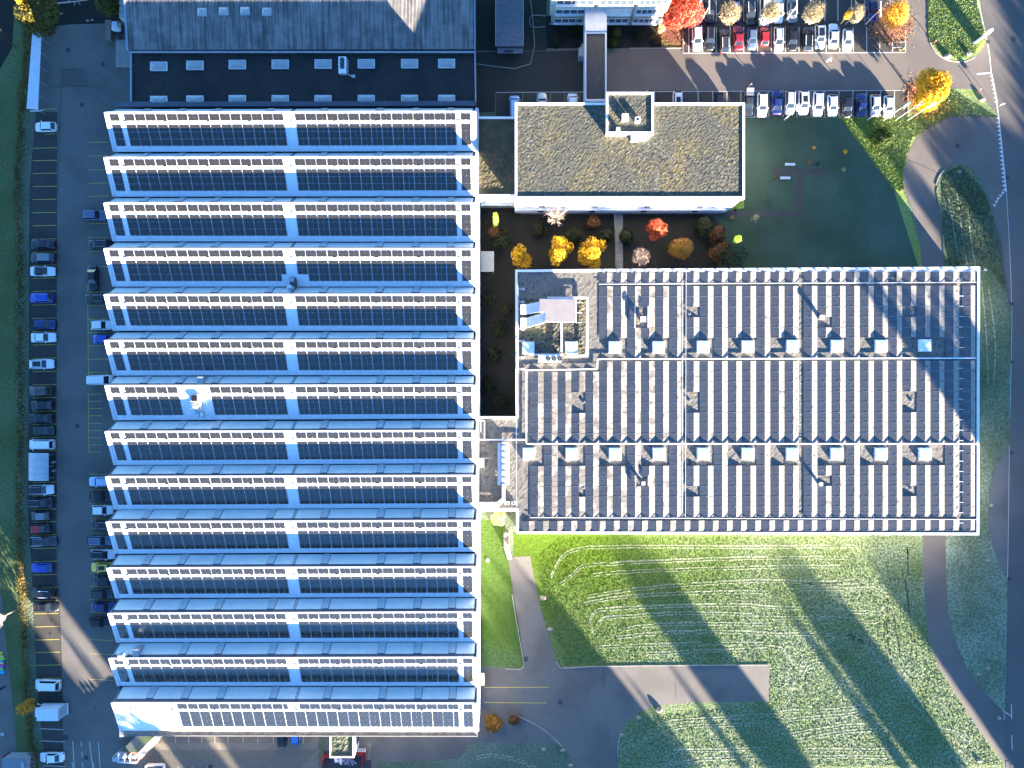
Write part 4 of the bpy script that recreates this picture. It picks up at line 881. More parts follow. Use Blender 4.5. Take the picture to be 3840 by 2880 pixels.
# small snow-guard triangles on the north parapet
ng = MB()
for i in range(28):
    x = 2265+i*52.8 if i < 6 else 2265+i*52.95; y = 1014.5-(x-2265)*.0048
    A_ = W(x, y, ZPP); ng.add([(A_.x-.35, A_.y-.3, ZPP+.01), (A_.x+.35, A_.y-.3, ZPP+.01), (A_.x, A_.y-.3, ZPP+.28), (A_.x, A_.y+.12, ZPP+.01)], [(0,1,2),(1,3,2),(3,0,2)])
ng.build('lightning_guard', grey_metal, pb)
def dome(parent, x, y, z, s=2.2, h=.42):
    p = W(x, y, z+h); r = link('skylight', None, parent, (p.x, p.y, z))
    q = MB(); q.box(-s/2,-s/2,0,s/2,s/2,h); q.build('curb', white_coat, r)
    q = MB(); a = s/2-.08; q.add([(-a,-a,h+.02),(a,-a,h+.02),(a,a,h+.02),(-a,a,h+.02),(0,0,h+.17)], [(0,1,4),(1,2,4),(2,3,4),(3,0,4)]); q.build('pyramid', dome_mat, r)
for x, y in ((2306,1302),(2470,1302),(2637,1300),(2805,1299),(2973,1297),(3140,1297),(3306,1297),(3470,1295),(1983,1702),(2144,1702),(2307,1702),(2471,1702),(2638,1702),(2805,1702),(2972,1702),(3139,1702),(3305,1702),(3470,1702),(1981,1304),(2143,1303)): dome(pb, x, y, ZP)
# planted square with plant room ducts
b = MB(); relief(b, W(1950,0,ZP).x, W(0,1334,ZP).y, W(2200,0,ZP).x, W(0,1120,ZP).y, ZP+.03, .3, .10, 21); sed2 = sedum.copy(); sed2.name = 'rooftop_sedum_bed'; b.build('planted_bed', sed2, pb)
pipeline([(2052,1115),(2205,1116),(2203,1336),(2120,1338)], .2, ZP+.5, .16, 'pipe_loop'); pipeline([(2062,1120),(2200,1120),(2198,1332),(2125,1333)], .12, ZP+.5, .14, 'pipe_loop')
pipeline([(2106,1212),(2106,1320)], .34, ZP+.5, .3, 'air_duct', white_coat); pipeline([(1985,1330),(2110,1330)], .3, ZP+.5, .3, 'air_duct', white_coat)
pipeline([(1942,1068),(1944,1396)], .08, ZP+.3, .08, 'pipe')
for y in (1083,1132,1158,1234,1279,1340,1384): pipeline([(1944,y),(1954,y)], .06, ZP+.3, .06, 'bracket'); b = MB(); A_ = W(1961,y,ZP+.4); b.box(A_.x-.35,A_.y-.22,ZP,A_.x+.35,A_.y+.22,ZP+.3); b.build('ballast_block', grey_metal, pb)
for y in (1135,1173,1210): pipeline([(2160,y),(2184,y)], .08, ZP+.5, .08, 'bracket')
pr = thing('rooftop_plant_room', 'grey boxed ventilation plant with two blue duct arms on the gravel roof', 'ventilation plant')
zt = ZP+1.5; b = MB(); b.prism(px2([(2024,1122),(2158,1123),(2158,1206),(2045,1205),(2045,1171),(2024,1170)], zt), ZP+.4, zt); b.build('casing', M('plant_beige', (.24,.22,.215), (.21,.195,.19), sc1=.8, rough=.6), pr)
b = MB(); b.prism(px2([(2022,1120),(2162,1121),(2162,1209),(2043,1208),(2043,1173),(2022,1172)], zt-.06), zt-.2, zt-.05); b.build('rim', white_coat, pr)
duct = M('duct_pale_blue', (.50,.56,.62), (.44,.5,.57), sc1=1, rough=.4)
for yy0, yy1, x_, ye0, ye1 in ((1131,1169,2022,1139,1177),(1173,1209,2043,1190,1228)):
    q = MB(); A_, B_ = W(x_, yy1, zt), W(x_, yy0, zt); C_, D_ = W(1972, ye1, zt+.3), W(1972, ye0, zt+.3)
    q.hexa([(C_.x,C_.y,ZP+.2),(A_.x,A_.y,ZP+.4),(B_.x,B_.y,ZP+.4),(D_.x,D_.y,ZP+.2)], [(C_.x,C_.y,ZP+.62),(A_.x,A_.y,zt-.12),(B_.x,B_.y,zt-.12),(D_.x,D_.y,ZP+.62)]); q.build('duct_arm', duct, pr)
    q = MB(); q.hexa([(C_.x-.9,C_.y,ZP+.1),(C_.x,C_.y,ZP+.1),(D_.x,D_.y,ZP+.1),(D_.x-.9,D_.y,ZP+.1)], [(C_.x-.9,C_.y,ZP+.75),(C_.x,C_.y,ZP+.7),(D_.x,D_.y,ZP+.7),(D_.x-.9,D_.y,ZP+.75)]); q.build('intake_hood', white_coat, pr)
hvac('long white three-fan condenser south of the planted roof square', 2062, 1345, ZP, 3, (1,0,1.02,.75,0), 4.15, 1.15, 1.0)
# vents in the small openings
for x, y, s, lab in ((2412,1197,.95,'white square vent with long shadow in the upper left roof opening'),(3083,1190,.8,'white vent in the roof opening right of centre, upper row'),(2413,1813,.6,'small white vent in the dark framed lower left roof opening'),(3079,1816,.6,'small white vent in the lower right roof opening')):
    p = W(x, y, ZP+1.0); r = thing('roof_vent', lab, 'vent', (p.x, p.y, ZP)); q = MB(); q.box(-s*.35,-s*.35,0,s*.35,s*.35,.95); q.build('stack', grey_metal, r); q = MB(); q.box(-s/2,-s/2,.95,s/2,s/2,1.1); q.build('cap', white_coat, r)
for x, y, lab in ((2586,1177,'tiny grey roof drain in the opening at the second bay'),(2587,1502,'tiny dark roof drain in the central opening'),(3419,1173,'tiny roof drain in the upper right opening'),(2190,1508,'tiny roof drain in the left opening'),(3419,1502,'tiny roof drain in the right opening'),(3418,1832,'tiny roof drain in the lower right opening'),(2190,1829,'tiny roof drain in the lower left opening')):
    p = W(x, y, ZP+.2); r = thing('roof_drain', lab, 'drain', (p.x, p.y, ZP)); q = MB(); q.box(-.2,-.2,0,.2,.2,.18); q.build('collar', grey_metal, r); q = MB(); q.box(-.1,-.1,.18,.1,.1,.2); q.build('grate', fan_mat, r)
# framed openings
b = MB()
for (x0,y0,x1,y1) in ((2381,1148,2430,1228),(2383,1783,2431,1822)):
    for a, e in (((x0,y0),(x0,y1)),((x1,y0),(x1,y1))): b.bar(W(*a,ZP+.4), W(*e,ZP+.4), .12, .2)
b.build('opening_frame', white_coat, pb)

# ------------------------------------------------------------------ connector to the hall
cn = thing('connector_building', 'gravel-roofed connector between the saw-tooth hall and the solar-roofed building', 'connector')
XW = W(1797,0,ZP).x; XE = W(1940,0,ZP).x
YT, YB = W(0,1566,ZP).y, W(0,1910,ZP).y
b = MB(); b.box(XW, YB, 0, XE, YT, ZP-.1); b.build('walls', bpy.data.materials['white_render'], cn)
b = MB(); relief(b, XW, YB+.1, XE+.4, YT-.1, ZP-.09, .35, .04, 31); b.build('gravel_deck', gravel, cn)
def barS(mb, a, e, w, h, z): mb.bar(W(a[0],a[1],z), W(e[0],e[1],z), w, h)
b = MB(); barS(b,(1797,1565),(1940,1565),.35,.55,ZP-.1); barS(b,(1795,1912),(1940,1910),.5,.5,ZP-.1); b.build('parapet', white_coat, cn)
b = MB(); barS(b,(1797,1577),(1818,1577),.18,.15,ZP+.3); barS(b,(1817,1577),(1817,1646),.2,.15,ZP+.3); barS(b,(1792,1649),(1975,1649),.26,.15,ZP+.2); barS(b,(1803,1577),(1803,1620),.07,.1,ZP+.3); barS(b,(1797,1800),(1840,1800),.05,.08,ZP+.2) if False else None
b.build('white_pipe', white_coat, cn)
dk = thing('duct_bundle', 'three parallel pale blue ducts, the middle one bending west in white', 'ducts')
for x0, x1, ya, yb2, nm in ((1866,1878,1662,1820,'outer_duct'),(1898,1910,1660,1818,'outer_duct')):
    q = MB(); A_, B_ = W(x0,yb2,ZP+1.1), W(x1,ya,ZP+1.1); q.box(A_.x,A_.y,ZP+.3,B_.x,B_.y,ZP+1.1); q.build(nm, duct, dk)
q = MB(); A_, B_ = W(1882,1872,ZP+1.3), W(1895,1660,ZP+1.3); q.box(A_.x,A_.y,ZP+.4,B_.x,B_.y,ZP+1.3); q.build('centre_duct', duct, dk)
q = MB(); q.hexa([W(1868,1893,ZP+.4),W(1895,1874,ZP+.4),W(1895,1868,ZP+.4),W(1880,1868,ZP+.4)], [W(1868,1903,ZP+1.3),W(1896,1876,ZP+1.3),W(1896,1866,ZP+1.3),W(1862,1884,ZP+1.3)]); q.build('bend', white_coat, dk)
q = MB(); A_, B_ = W(1792,1903,ZP+1.3), W(1868,1885,ZP+1.3); q.box(A_.x,A_.y,ZP+.4,B_.x,B_.y,ZP+1.3); q.build('west_duct', white_coat, dk)
q = MB()
for i in range(7): barS(q,(1880,1672+i*24),(1897,1672+i*24),.06,.06,ZP+1.32)
q.build('strap', frame_dark, dk)
for x0,x1,lab in ((1893,1911,'white condenser at the duct bend, left of two'),(1919,1933,'white condenser at the duct bend, right of two')):
    A_, B_ = W(x0,1893,ZP+.8), W(x1,1882,ZP+.8); r = thing('small_condenser', lab, 'condenser'); q = MB(); q.box(A_.x,A_.y,ZP,B_.x,B_.y,ZP+.8); q.build('casing', white_coat, r); q = MB(); q.disc((A_.x+B_.x)/2,(A_.y+B_.y)/2,ZP+.8,ZP+.83,.18,10); q.build('fan', fan_mat, r)
r = thing('rooftop_box', 'small white rooftop box with frame near the hall east wall', 'roof box', tuple(W(1804,1737,ZP+.8)[:2])+(ZP,)); q = MB(); q.box(-.45,-.75,0,.45,.75,.7); q.build('casing', white_coat, r); q = MB(); q.bar((-.7,.9,.7),(1.8,.9,.7),.06,.06); q.bar((.6,-1.2,.7),(.6,.9,.7),.06,.06); q.build('frame', grey_metal, r)
b = MB(); b.prism(px2([(1843,1827),(1880,1827),(1880,1860),(1843,1860)],ZP+.25),ZP,ZP+.25); tag(b.build('gravel_plinth', gravel), 'square gravel-covered plinth beside the duct bend', 'plinth')
# slatted canopy on the hall east wall
r = thing('slatted_canopy', 'grey slatted wooden canopy on the east wall above the dark court', 'canopy')
A_, B_ = W(1793,1018,3.2), W(1852,942,3.2)
b = MB(); b.box(A_.x,A_.y,2.9,B_.x,B_.y,3.05); b.build('frame', grey_metal, r)
nS = 13
for i in range(nS):
    x = A_.x+.12+(B_.x-A_.x-.24)*i/nS; q = MB(); q.box(x,A_.y+.08,3.05,x+(B_.x-A_.x-.24)/nS-.04,B_.y-.08,3.12); q.build('slat', M('grey_slats', (.30,.31,.28), (.24,.25,.23), sc1=2, rough=.8) if i == 0 else bpy.data.materials['grey_slats'], r)
for x, y in ((B_.x-.1,A_.y+.1),(B_.x-.1,B_.y-.1)): q = MB(); q.tube((x,y,0),(x,y,2.9),.05); q.build('post', grey_metal, r)
# footbridge in the garden
r = thing('garden_walkway', 'narrow grey concrete walkway crossing the planted court', 'walkway')
b = MB(); b.prism(px2([(2305,790),(2336,786),(2336,1010),(2308,1010)],.35), 0, .35)
b.build('deck', M('walkway_concrete', (.16,.165,.15), (.11,.115,.105), sc1=2, rough=.85), r)
for i in range(5): q = MB(); barS(q,(2306,832+i*38),(2336,832+i*38),.05,.02,.352); q.build('joint', dark_metal, r)
q = MB(); barS(q,(2303,800),(2304,860),.06,.9,.0); q.build('handrail', grey_metal, r)
# east-wall door box, steps
r = thing('door_canopy', 'pale yellow box canopy on the hall east wall above the yellow lines', 'canopy'); A_, B_ = W(1795,2570,2.8), W(1816,2526,2.8); q = MB(); q.box(A_.x,A_.y,2.5,B_.x,B_.y,2.8); q.build('roof', M('pale_yellow', (.45,.45,.28), rough=.7), r); q = MB(); q.box(A_.x,A_.y+.1,0,A_.x+.1,B_.y-.1,2.5); q.build('door', grey_metal, r)
r = thing('garden_steps', 'narrow concrete steps between the grass strip and the solar-roofed building', 'steps')
for i in range(9):
    q = MB(); A_, B_ = W(1889,2048-i*6.2,0), W(1908,2042-i*6.2,0); q.box(A_.x,A_.y,0,B_.x,B_.y,.15+.15*i); q.build('step', M('step_stone', (.20,.185,.155), rough=.9) if i == 0 else bpy.data.materials['step_stone'], r)
q = MB(); q.prism(px2([(1888,2050),(1908,2048),(1922,2098),(1904,2100)]), 0, .1); q.build('landing', concrete, r)
q = MB(); barS(q,(1910,1990),(1910,2048),.06,1.0,.2); q.build('handrail', white_coat, r)
b = MB(); b.disc(W(1829,2101,0).x, W(1829,2101,0).y, 0, .12, .38, 20); tag(b.build('shaft_cover', concrete), 'round concrete shaft cover in the grass strip beside the hall', 'shaft cover')
# ------------------------------------------------------------------ cars
paints = {}
def paint(nm):
    cols = dict(white=(.78,.79,.80), silver=(.45,.47,.50), grey=(.20,.215,.24), dark=(.035,.038,.043), black=(.012,.013,.016), navy=(.015,.03,.14), blue=(.01,.07,.42), red=(.45,.012,.015), crimson=(.28,.015,.03),
                brown=(.085,.06,.055), green=(.02,.035,.035), yellow=(.80,.56,.05), beige=(.50,.46,.40), lightblue=(.42,.55,.70), midblue=(.02,.16,.55), steel=(.10,.14,.22))
    if nm not in paints:
        paints[nm] = M('paint_'+nm, cols[nm], rough=.35, metal=.0 if nm in ('white','red','yellow','beige') else .25, coat=.7)
    return paints[nm]
carglass = M('car_glass', (.012,.016,.02), rough=.05, spec=.9)
lampw = M('headlight_glass', (.6,.62,.65), rough=.1, coat=1); lampr = M('tail_light_red', (.35,.01,.01), rough=.2, coat=1)
trim = M('black_trim', (.015,.015,.016), rough=.5)
TY = dict(  # length, width, height, hood end, windscreen end, roof end, rear glass end   (fractions from front)
 hatch=(4.1,1.78,1.47,.27,.42,.82,.97), estate=(4.65,1.83,1.47,.27,.41,.86,.985), suv=(4.5,1.87,1.66,.26,.39,.86,.98), sedan=(4.65,1.82,1.43,.28,.42,.70,.84),
 van=(4.7,1.88,1.88,.14,.27,.93,.99), mini=(3.65,1.68,1.48,.24,.40,.82,.96), coupe=(4.4,1.82,1.35,.32,.47,.68,.88), camper=(5.2,2.0,2.2,.12,.24,.95,.99))
cache = {}
def car_meshes(ty, col, roofc):
    key = (ty, col, roofc)
    if key in cache: return cache[key]
    L, Wd, Hh, f1, f2, f3, f4 = TY[ty]; hw = Wd/2; X = lambda f: L/2-f*L    # front = +x
    belt = Hh*.62 if ty not in ('van','camper') else Hh*.58
    P = paint(col); RP = paint(roofc) if roofc not in ('glass',) else carglass
    out = []
    st = [(0,.62,.30,.52),(.015,.78,.24,.60),(.06,.93,.20,.70),(.14,.985,.18,.76),(f1,1.0,.18,belt-.02),(.5,1.0,.18,belt),(.8,1.0,.18,belt+.01),(.92,.97,.20,belt),(.97,.92,.24,belt-.04),(.99,.82,.30,belt-.14),(1,.70,.36,belt-.3)]
    if f1 < .2: st = [(0,.80,.30,.70),(.02,.92,.24,.85),(.08,.98,.20,belt-.05),(f1,1,.18,belt),(.5,1,.18,belt),(.9,1,.2,belt),(.985,.98,.22,belt),(1,.95,.3,belt-.1)]
    b = MB(); ring = 12; n0 = 0
    for f, w_, zb, zt in st:
        w2 = hw*w_; x = X(f); zm = zb+(zt-zb)*.55
        b.v += [(x,-w2*.8,zb),(x,-w2*.97,zb+.08),(x,-w2,zm),(x,-w2*.97,zt-.10),(x,-w2*.88,zt-.015),(x,-w2*.45,zt+.02),(x,w2*.45,zt+.02),(x,w2*.88,zt-.015),(x,w2*.97,zt-.10),(x,w2,zm),(x,w2*.97,zb+.08),(x,w2*.8,zb)]
    m_ = len(st)
    for i in range(m_-1):
        for j in range(ring):
            a = i*ring+j; c = i*ring+(j+1)%ring; b.f.append([a, c, c+ring, a+ring]); b.m.append(0)
    b.f.append(list(range(ring-1, -1, -1))); b.m.append(0); b.f.append([ (m_-1)*ring+j for j in range(ring)]); b.m.append(0)
    out.append(('body', b.mesh('body', P, True), None))
    # greenhouse: base polygon and roof polygon
    wb, wr = hw*.90, hw*.72
    xb0, xb1 = X(f1), X(f4); xr0, xr1 = X(f2), X(f3); zb, zr = belt-.03, Hh-.04
    Bq = [(xb1,-wb,zb),(xb0,-wb*.93,zb),(xb0,wb*.93,zb),(xb1,wb,zb)]; Tq = [(xr1,-wr,zr),(xr0,-wr,zr),(xr0,wr,zr),(xr1,wr,zr)]
    b = MB(); b.hexa(Bq, Tq); out.append(('pillar_frame', b.mesh('pillar_frame', P), None))
    def face(q, s=.03, off=.012, nm='x'):
        c = sum((Vector(p) for p in q), Vector())/4; q2 = [c+(Vector(p)-c)*(1-s) for p in q]; n_ = (q2[1]-q2[0]).cross(q2[3]-q2[0]).normalized()
        if n_.dot(c-Vector((0,0,zb*.8))) < 0: q2.reverse(); n_ = -n_
        m2 = MB(); m2.slab(q2[0]+n_*off*.3, q2[1]+n_*off*.3, q2[2]+n_*off*.3, q2[3]+n_*off*.3, off); return m2
    out.append(('windscreen', face([Bq[1],Bq[2],Tq[2],Tq[1]], .08).mesh('windscreen', carglass), None))
    out.append(('rear_window', face([Bq[3],Bq[0],Tq[0],Tq[3]], .14).mesh('rear_window', carglass), None))
    for s, q in ((-1,[Bq[0],Bq[1],Tq[1],Tq[0]]),(1,[Bq[2],Bq[3],Tq[3],Tq[2]])): out.append(('side_window', face(q, .14).mesh('side_window', carglass), None))
    b = MB(); e = .06; zt = Hh
    b.v += [(xr1-e,-wr-.02,zr),(xr0+e,-wr-.02,zr),(xr0+e,wr+.02,zr),(xr1-e,wr+.02,zr),(xr1+.12,-wr*.8,zt),(xr0-.12,-wr*.8,zt),(xr0-.12,wr*.8,zt),(xr1+.12,wr*.8,zt)]
    b.f += [[4,5,6,7],[0,1,5,4],[1,2,6,5],[2,3,7,6],[3,0,4,7]]; b.m += [0]*5
    out.append(('roof', b.mesh('roof', RP, False), None))
    for s in (-1, 1):
        b = MB(); b.hexa([(xr0+.18,s*hw*.9-.02,belt-.02),(xr0+.36,s*hw*.9-.02,belt-.02),(xr0+.36,s*(hw+.17),belt),(xr0+.22,s*(hw+.17),belt)][::1 if s > 0 else -1], [(xr0+.18,s*hw*.9,belt+.12),(xr0+.36,s*hw*.9,belt+.12),(xr0+.36,s*(hw+.17),belt+.12),(xr0+.22,s*(hw+.17),belt+.12)][::1 if s > 0 else -1]); out.append(('mirror', b.mesh('mirror', P), None))
        b = MB(); b.hexa([(X(.045),s*hw*.55,.58),(X(.02),s*hw*.55,.56),(X(.075),s*hw*.90,.58),(X(.11),s*hw*.90,.62)], [(X(.055),s*hw*.55,.66),(X(.02),s*hw*.55,.62),(X(.075),s*hw*.90,.66),(X(.13),s*hw*.90,.735)]); out.append(('headlight', b.mesh('headlight', lampw), None))
        b = MB(); b.box(X(1)-.01, s*hw*.55, belt-.30, X(.975), s*hw*.88, belt-.12); out.append(('tail_light', b.mesh('tail_light', lampr), None))
    b = MB(); b.box(X(0)+.005, -.5, .25, X(0)-.05, .5, .5); out.append(('grille', b.mesh('grille', trim), None))
    for fx in (.18, .81):
        for s in (-1, 1):
            b = MB(); b.tube((X(fx),s*(hw-.20),.32),(X(fx),s*(hw+.005),.32),.32,n=16); rimb = MB(); rimb.tube((X(fx),s*(hw+.0),.32),(X(fx),s*(hw+.015),.32),.2,n=10)
            out.append(('wheel', b.mesh('wheel', rubber), ('rim', rimb.mesh('rim', rimm))))
    if ty in ('estate','suv','camper'):
        for s in (-1, 1): b = MB(); b.box(xr1+.15,s*wr*.86-.025,Hh-.01,xr0-.15,s*wr*.86+.025,Hh+.05); out.append(('roof_rail', b.mesh('roof_rail', grey_metal), None))
    cache[key] = out; return out
def car(x, y, head, ty, col, label, roof=None, extra=None, group='parked cars', rot=0):
    L, Wd, Hh = TY[ty][:3]; p = W(x, y, Hh*.75)
    hd = {'W': math.pi, 'E': 0, 'S': -math.pi/2, 'N': math.pi/2}[head]+R(rot)
    r = thing('parked_car', label, 'car' if ty not in ('van','camper') else 'van', (p.x, p.y, .028), hd, group)
    for nm, me, sub in car_meshes(ty, col, roof or col):
        o = link(nm, me, r)
        if sub: link(sub[0], sub[1], o)
    if extra == 'sunroof': b = MB(); b.box(-.95,-.42,Hh-.01,.25,.42,Hh+.012); b.build('sunroof', carglass, r)
    if extra == 'bigroof': b = MB(); b.box(-1.2,-.48,Hh-.01,.35,.48,Hh+.012); b.build('sunroof', carglass, r)
    if extra == 'rails':
        for s in (-1, 1): b = MB(); b.box(-1.5,s*.6-.035,Hh,.3,s*.6+.035,Hh+.06); b.build('roof_rail', white_coat, r)
    if extra == 'pickup': b = MB(); b.box(-2.2,-.75,1.0,-.4,.75,1.15); b.build('cargo_cover', trim, r); [b2.build('side_rail', white_coat, r) for s in (-1, 1) for b2 in [MB().box(-2.2,s*.82-.03,1.0,-.3,s*.82+.03,1.22)]]
    if extra == 'boot': b = MB(); b.slab((-2.0,-.7,1.5),(-1.25,-.7,1.55),(-1.25,.7,1.55),(-2.0,.7,1.5),.08) ; b.slab((-2.55,-.68,1.75),(-1.9,-.68,1.55),(-1.9,.68,1.55),(-2.55,.68,1.75),.07); b.build('open_tailgate', paint('grey'), r)
    if extra == 'softtop': b = MB(); b.box(-1.1,-.6,Hh-.01,.1,.6,Hh+.03); b.build('panel_roof', paint('black'), r)
    return r
WC = [
 (166,473,'W','hatch','white','white hatchback alone near the top of the west row below the canopy',None,None),
 (155,914,'W','sedan','black','black saloon with bluish rear glass, top of the cluster in the west row',None,None),
 (154,965,'W','estate','dark','dark estate with grey roof and rails directly above the white car with black glass roof','grey',None),
 (155,1016,'E','sedan','white','white saloon with long black glass roof in the west row','glass',None),
 (148,1116,'W','suv','blue','bright blue off-roader with blue roof in the west row',None,None),
 (161,1215,'E','hatch','navy','dark navy hatchback directly above the white saloon in the west row',None,None),
 (158,1265,'E','sedan','white','white saloon just below the navy hatchback in the west row',None,None),
 (150,1365,'E','estate','white','white estate with large dark sunroof, free bay above and below in the west row',None,'bigroof'),
 (144,1466,'W','suv','brown','brown-grey off-roader, topmost of the dark cars above the bicycle shelter',None,None),
 (150,1520,'W','hatch','black','black hatchback second of the dark cars above the bicycle shelter',None,None),
 (145,1569,'W','sedan','black','black saloon third of the dark cars above the bicycle shelter',None,None),
 (157,1615,'E','hatch','green','very dark green hatchback directly above the white van in the west row',None,None),
 (148,1668,'W','van','white','white people carrier directly above the arched bicycle shelter',None,None),
 (149,1838,'E','suv','white','white off-roader with black roof directly below the bicycle shelter','glass',None),
 (145,1887,'E','estate','black','black estate second car below the bicycle shelter',None,None),
 (146,1936,'W','mini','dark','small dark car third below the bicycle shelter','grey',None),
 (145,1984,'E','mini','black','small black car with red rear and roof in the west row','red',None),
 (161,2031,'E','estate','dark','dark pickup with white side rails below the small red and black car',None,'pickup'),
 (150,2131,'W','hatch','blue','blue hatchback standing alone between two free bays in the west row',None,None),
 (156,2227,'W','suv','black','black off-roader with bright roof rails at the head of the sunbeam',None,'rails'),
 (167,2278,'E','sedan','black','glossy black saloon directly above the sunlit yellow bay line',None,None),
 (171,2573,'W','van','white','white people carrier parked above the box truck',None,None),
 (189,2844,'W','sedan','white','white saloon at the bottom of the west row',None,None),
 (349,805,'E','suv','steel','blue-grey off-roader alone beside the third roof bay','steel',None),
 (369,915,'W','estate','black','black estate half under the fourth roof ridge',None,None),
 (343,1041,'S','sedan','black','black saloon parked lengthways beside the fourth bay',None,None),
 (356,1119,'W','estate','black','black estate with its tail under the fifth roof ridge',None,None),
 (375,1219,'E','hatch','white','white hatchback beside the fifth bay above a blue car',None,None),
 (378,1271,'W','mini','blue','small bright blue car half hidden under the sixth roof ridge',None,None),
 (371,1425,'E','van','white','white van with ribbed roof beside the seventh ridge',None,None),
 (374,1807,'W','estate','lightblue','pale blue-white estate at the top of the east side lower row',None,None),
 (373,1862,'E','sedan','black','black saloon directly below the pale estate in the right hand row',None,None),
 (379,1914,'E','hatch','white','white hatchback between two black cars in the right hand row',None,None),
 (378,1970,'W','estate','black','black estate directly above the grey-blue car in the right hand row',None,None),
 (371,2029,'E','estate','steel','grey-blue estate directly above the white car with black roof',None,None),
 (380,2081,'E','suv','white','white off-roader with black roof directly above the yellow car','black',None),
 (377,2129,'W','hatch','yellow','bright yellow hatchback with black sunroof in the right hand row',None,'sunroof'),
 (380,2177,'W','hatch','black','black hatchback directly below the yellow car',None,None),
 (380,2229,'E','hatch','dark','dark hatchback second below the yellow car',None,None),
 (384,2278,'E','sedan','navy','dark blue saloon third below the yellow car',None,None),
 (369,2336,'E','hatch','black','black hatchback at the bottom end of the right hand row',None,None)]
for i, (x, y, h, ty, c, lab, roof, ex) in enumerate(WC): car(x, y, h, ty, c, lab, roof, ex, 'cars parked along the west side of the hall', rnd.uniform(-2, 2))
NC = [
 (2616,31,'S','van','white','white van partly under the red tree',None,None),
 (2663,34,'S','sedan','black','black saloon under the leaning lamp post beside the white van',None,None),
 (2760,36,'S','hatch','navy','dark blue car hidden behind the leftmost bare round tree',None,None),
 (2817,40,'S','estate','dark','dark estate with bright roof rails in the upper row',None,'rails'),
 (2873,36,'S','camper','beige','beige camper van left of two pale vehicles behind a bare tree',None,None),
 (2921,36,'S','sedan','white','white saloon right of the beige camper',None,None),
 (2973,34,'S','sedan','grey','grey saloon crossed by a lamp post in the upper row',None,'sunroof'),
 (3277,30,'S','sedan','navy','navy saloon next to the fallen leaves in the upper row',None,'sunroof'),
 (2616.5,139,'S','estate','white','white estate, first car at the left end of the middle row',None,None),
 (2664,137,'S','suv','black','black off-roader second from the left in the middle row',None,None),
 (2719,150,'N','estate','dark','dark estate parked nose in, third from the left in the middle row',None,'rails'),
 (2771,138,'N','sedan','crimson','dark red saloon with rear towards the road in the middle row',None,None),
 (2822.7,141,'S','hatch','steel','slate grey hatchback between the two red cars',None,None),
 (2869,132,'N','mini','red','small bright red car in the middle row',None,None),
 (2923,143,'S','estate','silver','long silver estate right of the small red car',None,None),
 (2974,145,'S','hatch','black','black hatchback right of the silver estate',None,None),
 (3031.7,143,'N','estate','black','black estate with rear towards the road in the middle row',None,'rails'),
 (3078.7,132,'S','suv','silver','silver off-roader with black sunroof in the middle row',None,'bigroof'),
 (3129,130,'N','sedan','white','white saloon with rear towards the road in the middle row',None,None),
 (3181.8,145,'S','hatch','white','white hatchback, last car at the right end of the middle row',None,None),
 (2808.8,386,'S','sedan','dark','dark saloon with open silver tailgate beside the office corner',None,'boot'),
 (2861,390,'S','estate','white','white estate second car in the lower row beside the open tailgate',None,None),
 (2915.5,381,'N','sedan','navy','dark blue saloon with rear to the lawn in the lower row',None,None),
 (2966,381,'S','suv','grey','grey off-roader with pale roof under a lamp post','beige',None),
 (3017,381,'S','suv','white','white off-roader with dark sunroof in the lower row',None,'sunroof'),
 (3071,387,'S','estate','white','white estate with plain roof right of the sunroof off-roader',None,None),
 (3125,392,'S','hatch','white','white hatchback left of the black car in the lower row',None,None),
 (3179.6,396,'S','hatch','black','black hatchback in the middle of the right half of the lower row',None,None),
 (3234,390,'N','coupe','navy','blue-black coupe with rear to the lawn in the lower row',None,None),
 (3286,392,'S','hatch','silver','silver hatchback crossed by the lamp post in the lower row',None,None),
 (3336,396,'S','hatch','white','white hatchback, last in the lower row next to the flag poles',None,None),
 (2543,385,'S','estate','white','white estate with dark sunroof peeking out behind the green roof',None,'sunroof'),
 (2699,384,'S','hatch','black','black hatchback half hidden behind the green roof parapet',None,None),
 (2148,392,'N','van','white','white van, rightmost of three behind the west half of the office block',None,None),
 (2033,390,'N','estate','silver','silver estate between two pale vans behind the office block',None,None),
 (1930,400,'N','van','lightblue','large pale van at the north-west corner of the office block',None,None),
 (2440,374,'S','hatch','silver','silver car just visible behind the penthouse',None,None),
 (1055,2764,'N','hatch','black','black hatchback under the south canopy of the hall',None,None),
 (1106,2760,'N','mini','midblue','small bright blue car under the south canopy of the hall',None,None)]
for i, (x, y, h, ty, c, lab, roof, ex) in enumerate(NC): car(x, y, h, ty, c, lab, roof, ex, 'cars parked in the north-east car park' if y < 1000 else 'cars on the south court', rnd.uniform(-2, 2))
# box truck
p = W(178, 2670, 2.0); r = thing('box_truck', 'white box truck parked nose to the hedge in the west row', 'truck', (p.x, p.y, .028), math.pi)
b = MB(); b.hexa([(-2.75,-1.1,.75),(1.2,-1.1,.75),(1.2,1.1,.75),(-2.75,1.1,.75)],[(-2.75,-1.1,3.2),(1.2,-1.1,3.2),(1.2,1.1,3.2),(-2.75,1.1,3.2)]); cb_ = b.build('cargo_box', M('truck_white', (.66,.68,.70), (.6,.62,.64), sc1=1, rough=.4), r)
q = MB(); q.box(-2.82,-1.02,.85,-2.75,-.02,3.1); q.build('rear_door', M('truck_grey', (.4,.42,.43), rough=.4), cb_); q = MB(); q.box(-2.82,.02,.85,-2.75,1.02,3.1); q.build('rear_door', bpy.data.materials['truck_grey'], cb_)
b = MB(); b.hexa([(1.25,-1.0,.4),(2.95,-.9,.4),(2.95,.9,.4),(1.25,1.0,.4)],[(1.25,-.92,2.2),(2.2,-.8,2.15),(2.2,.8,2.15),(1.25,.92,2.2)]); b.build('cab', paint('white'), r)
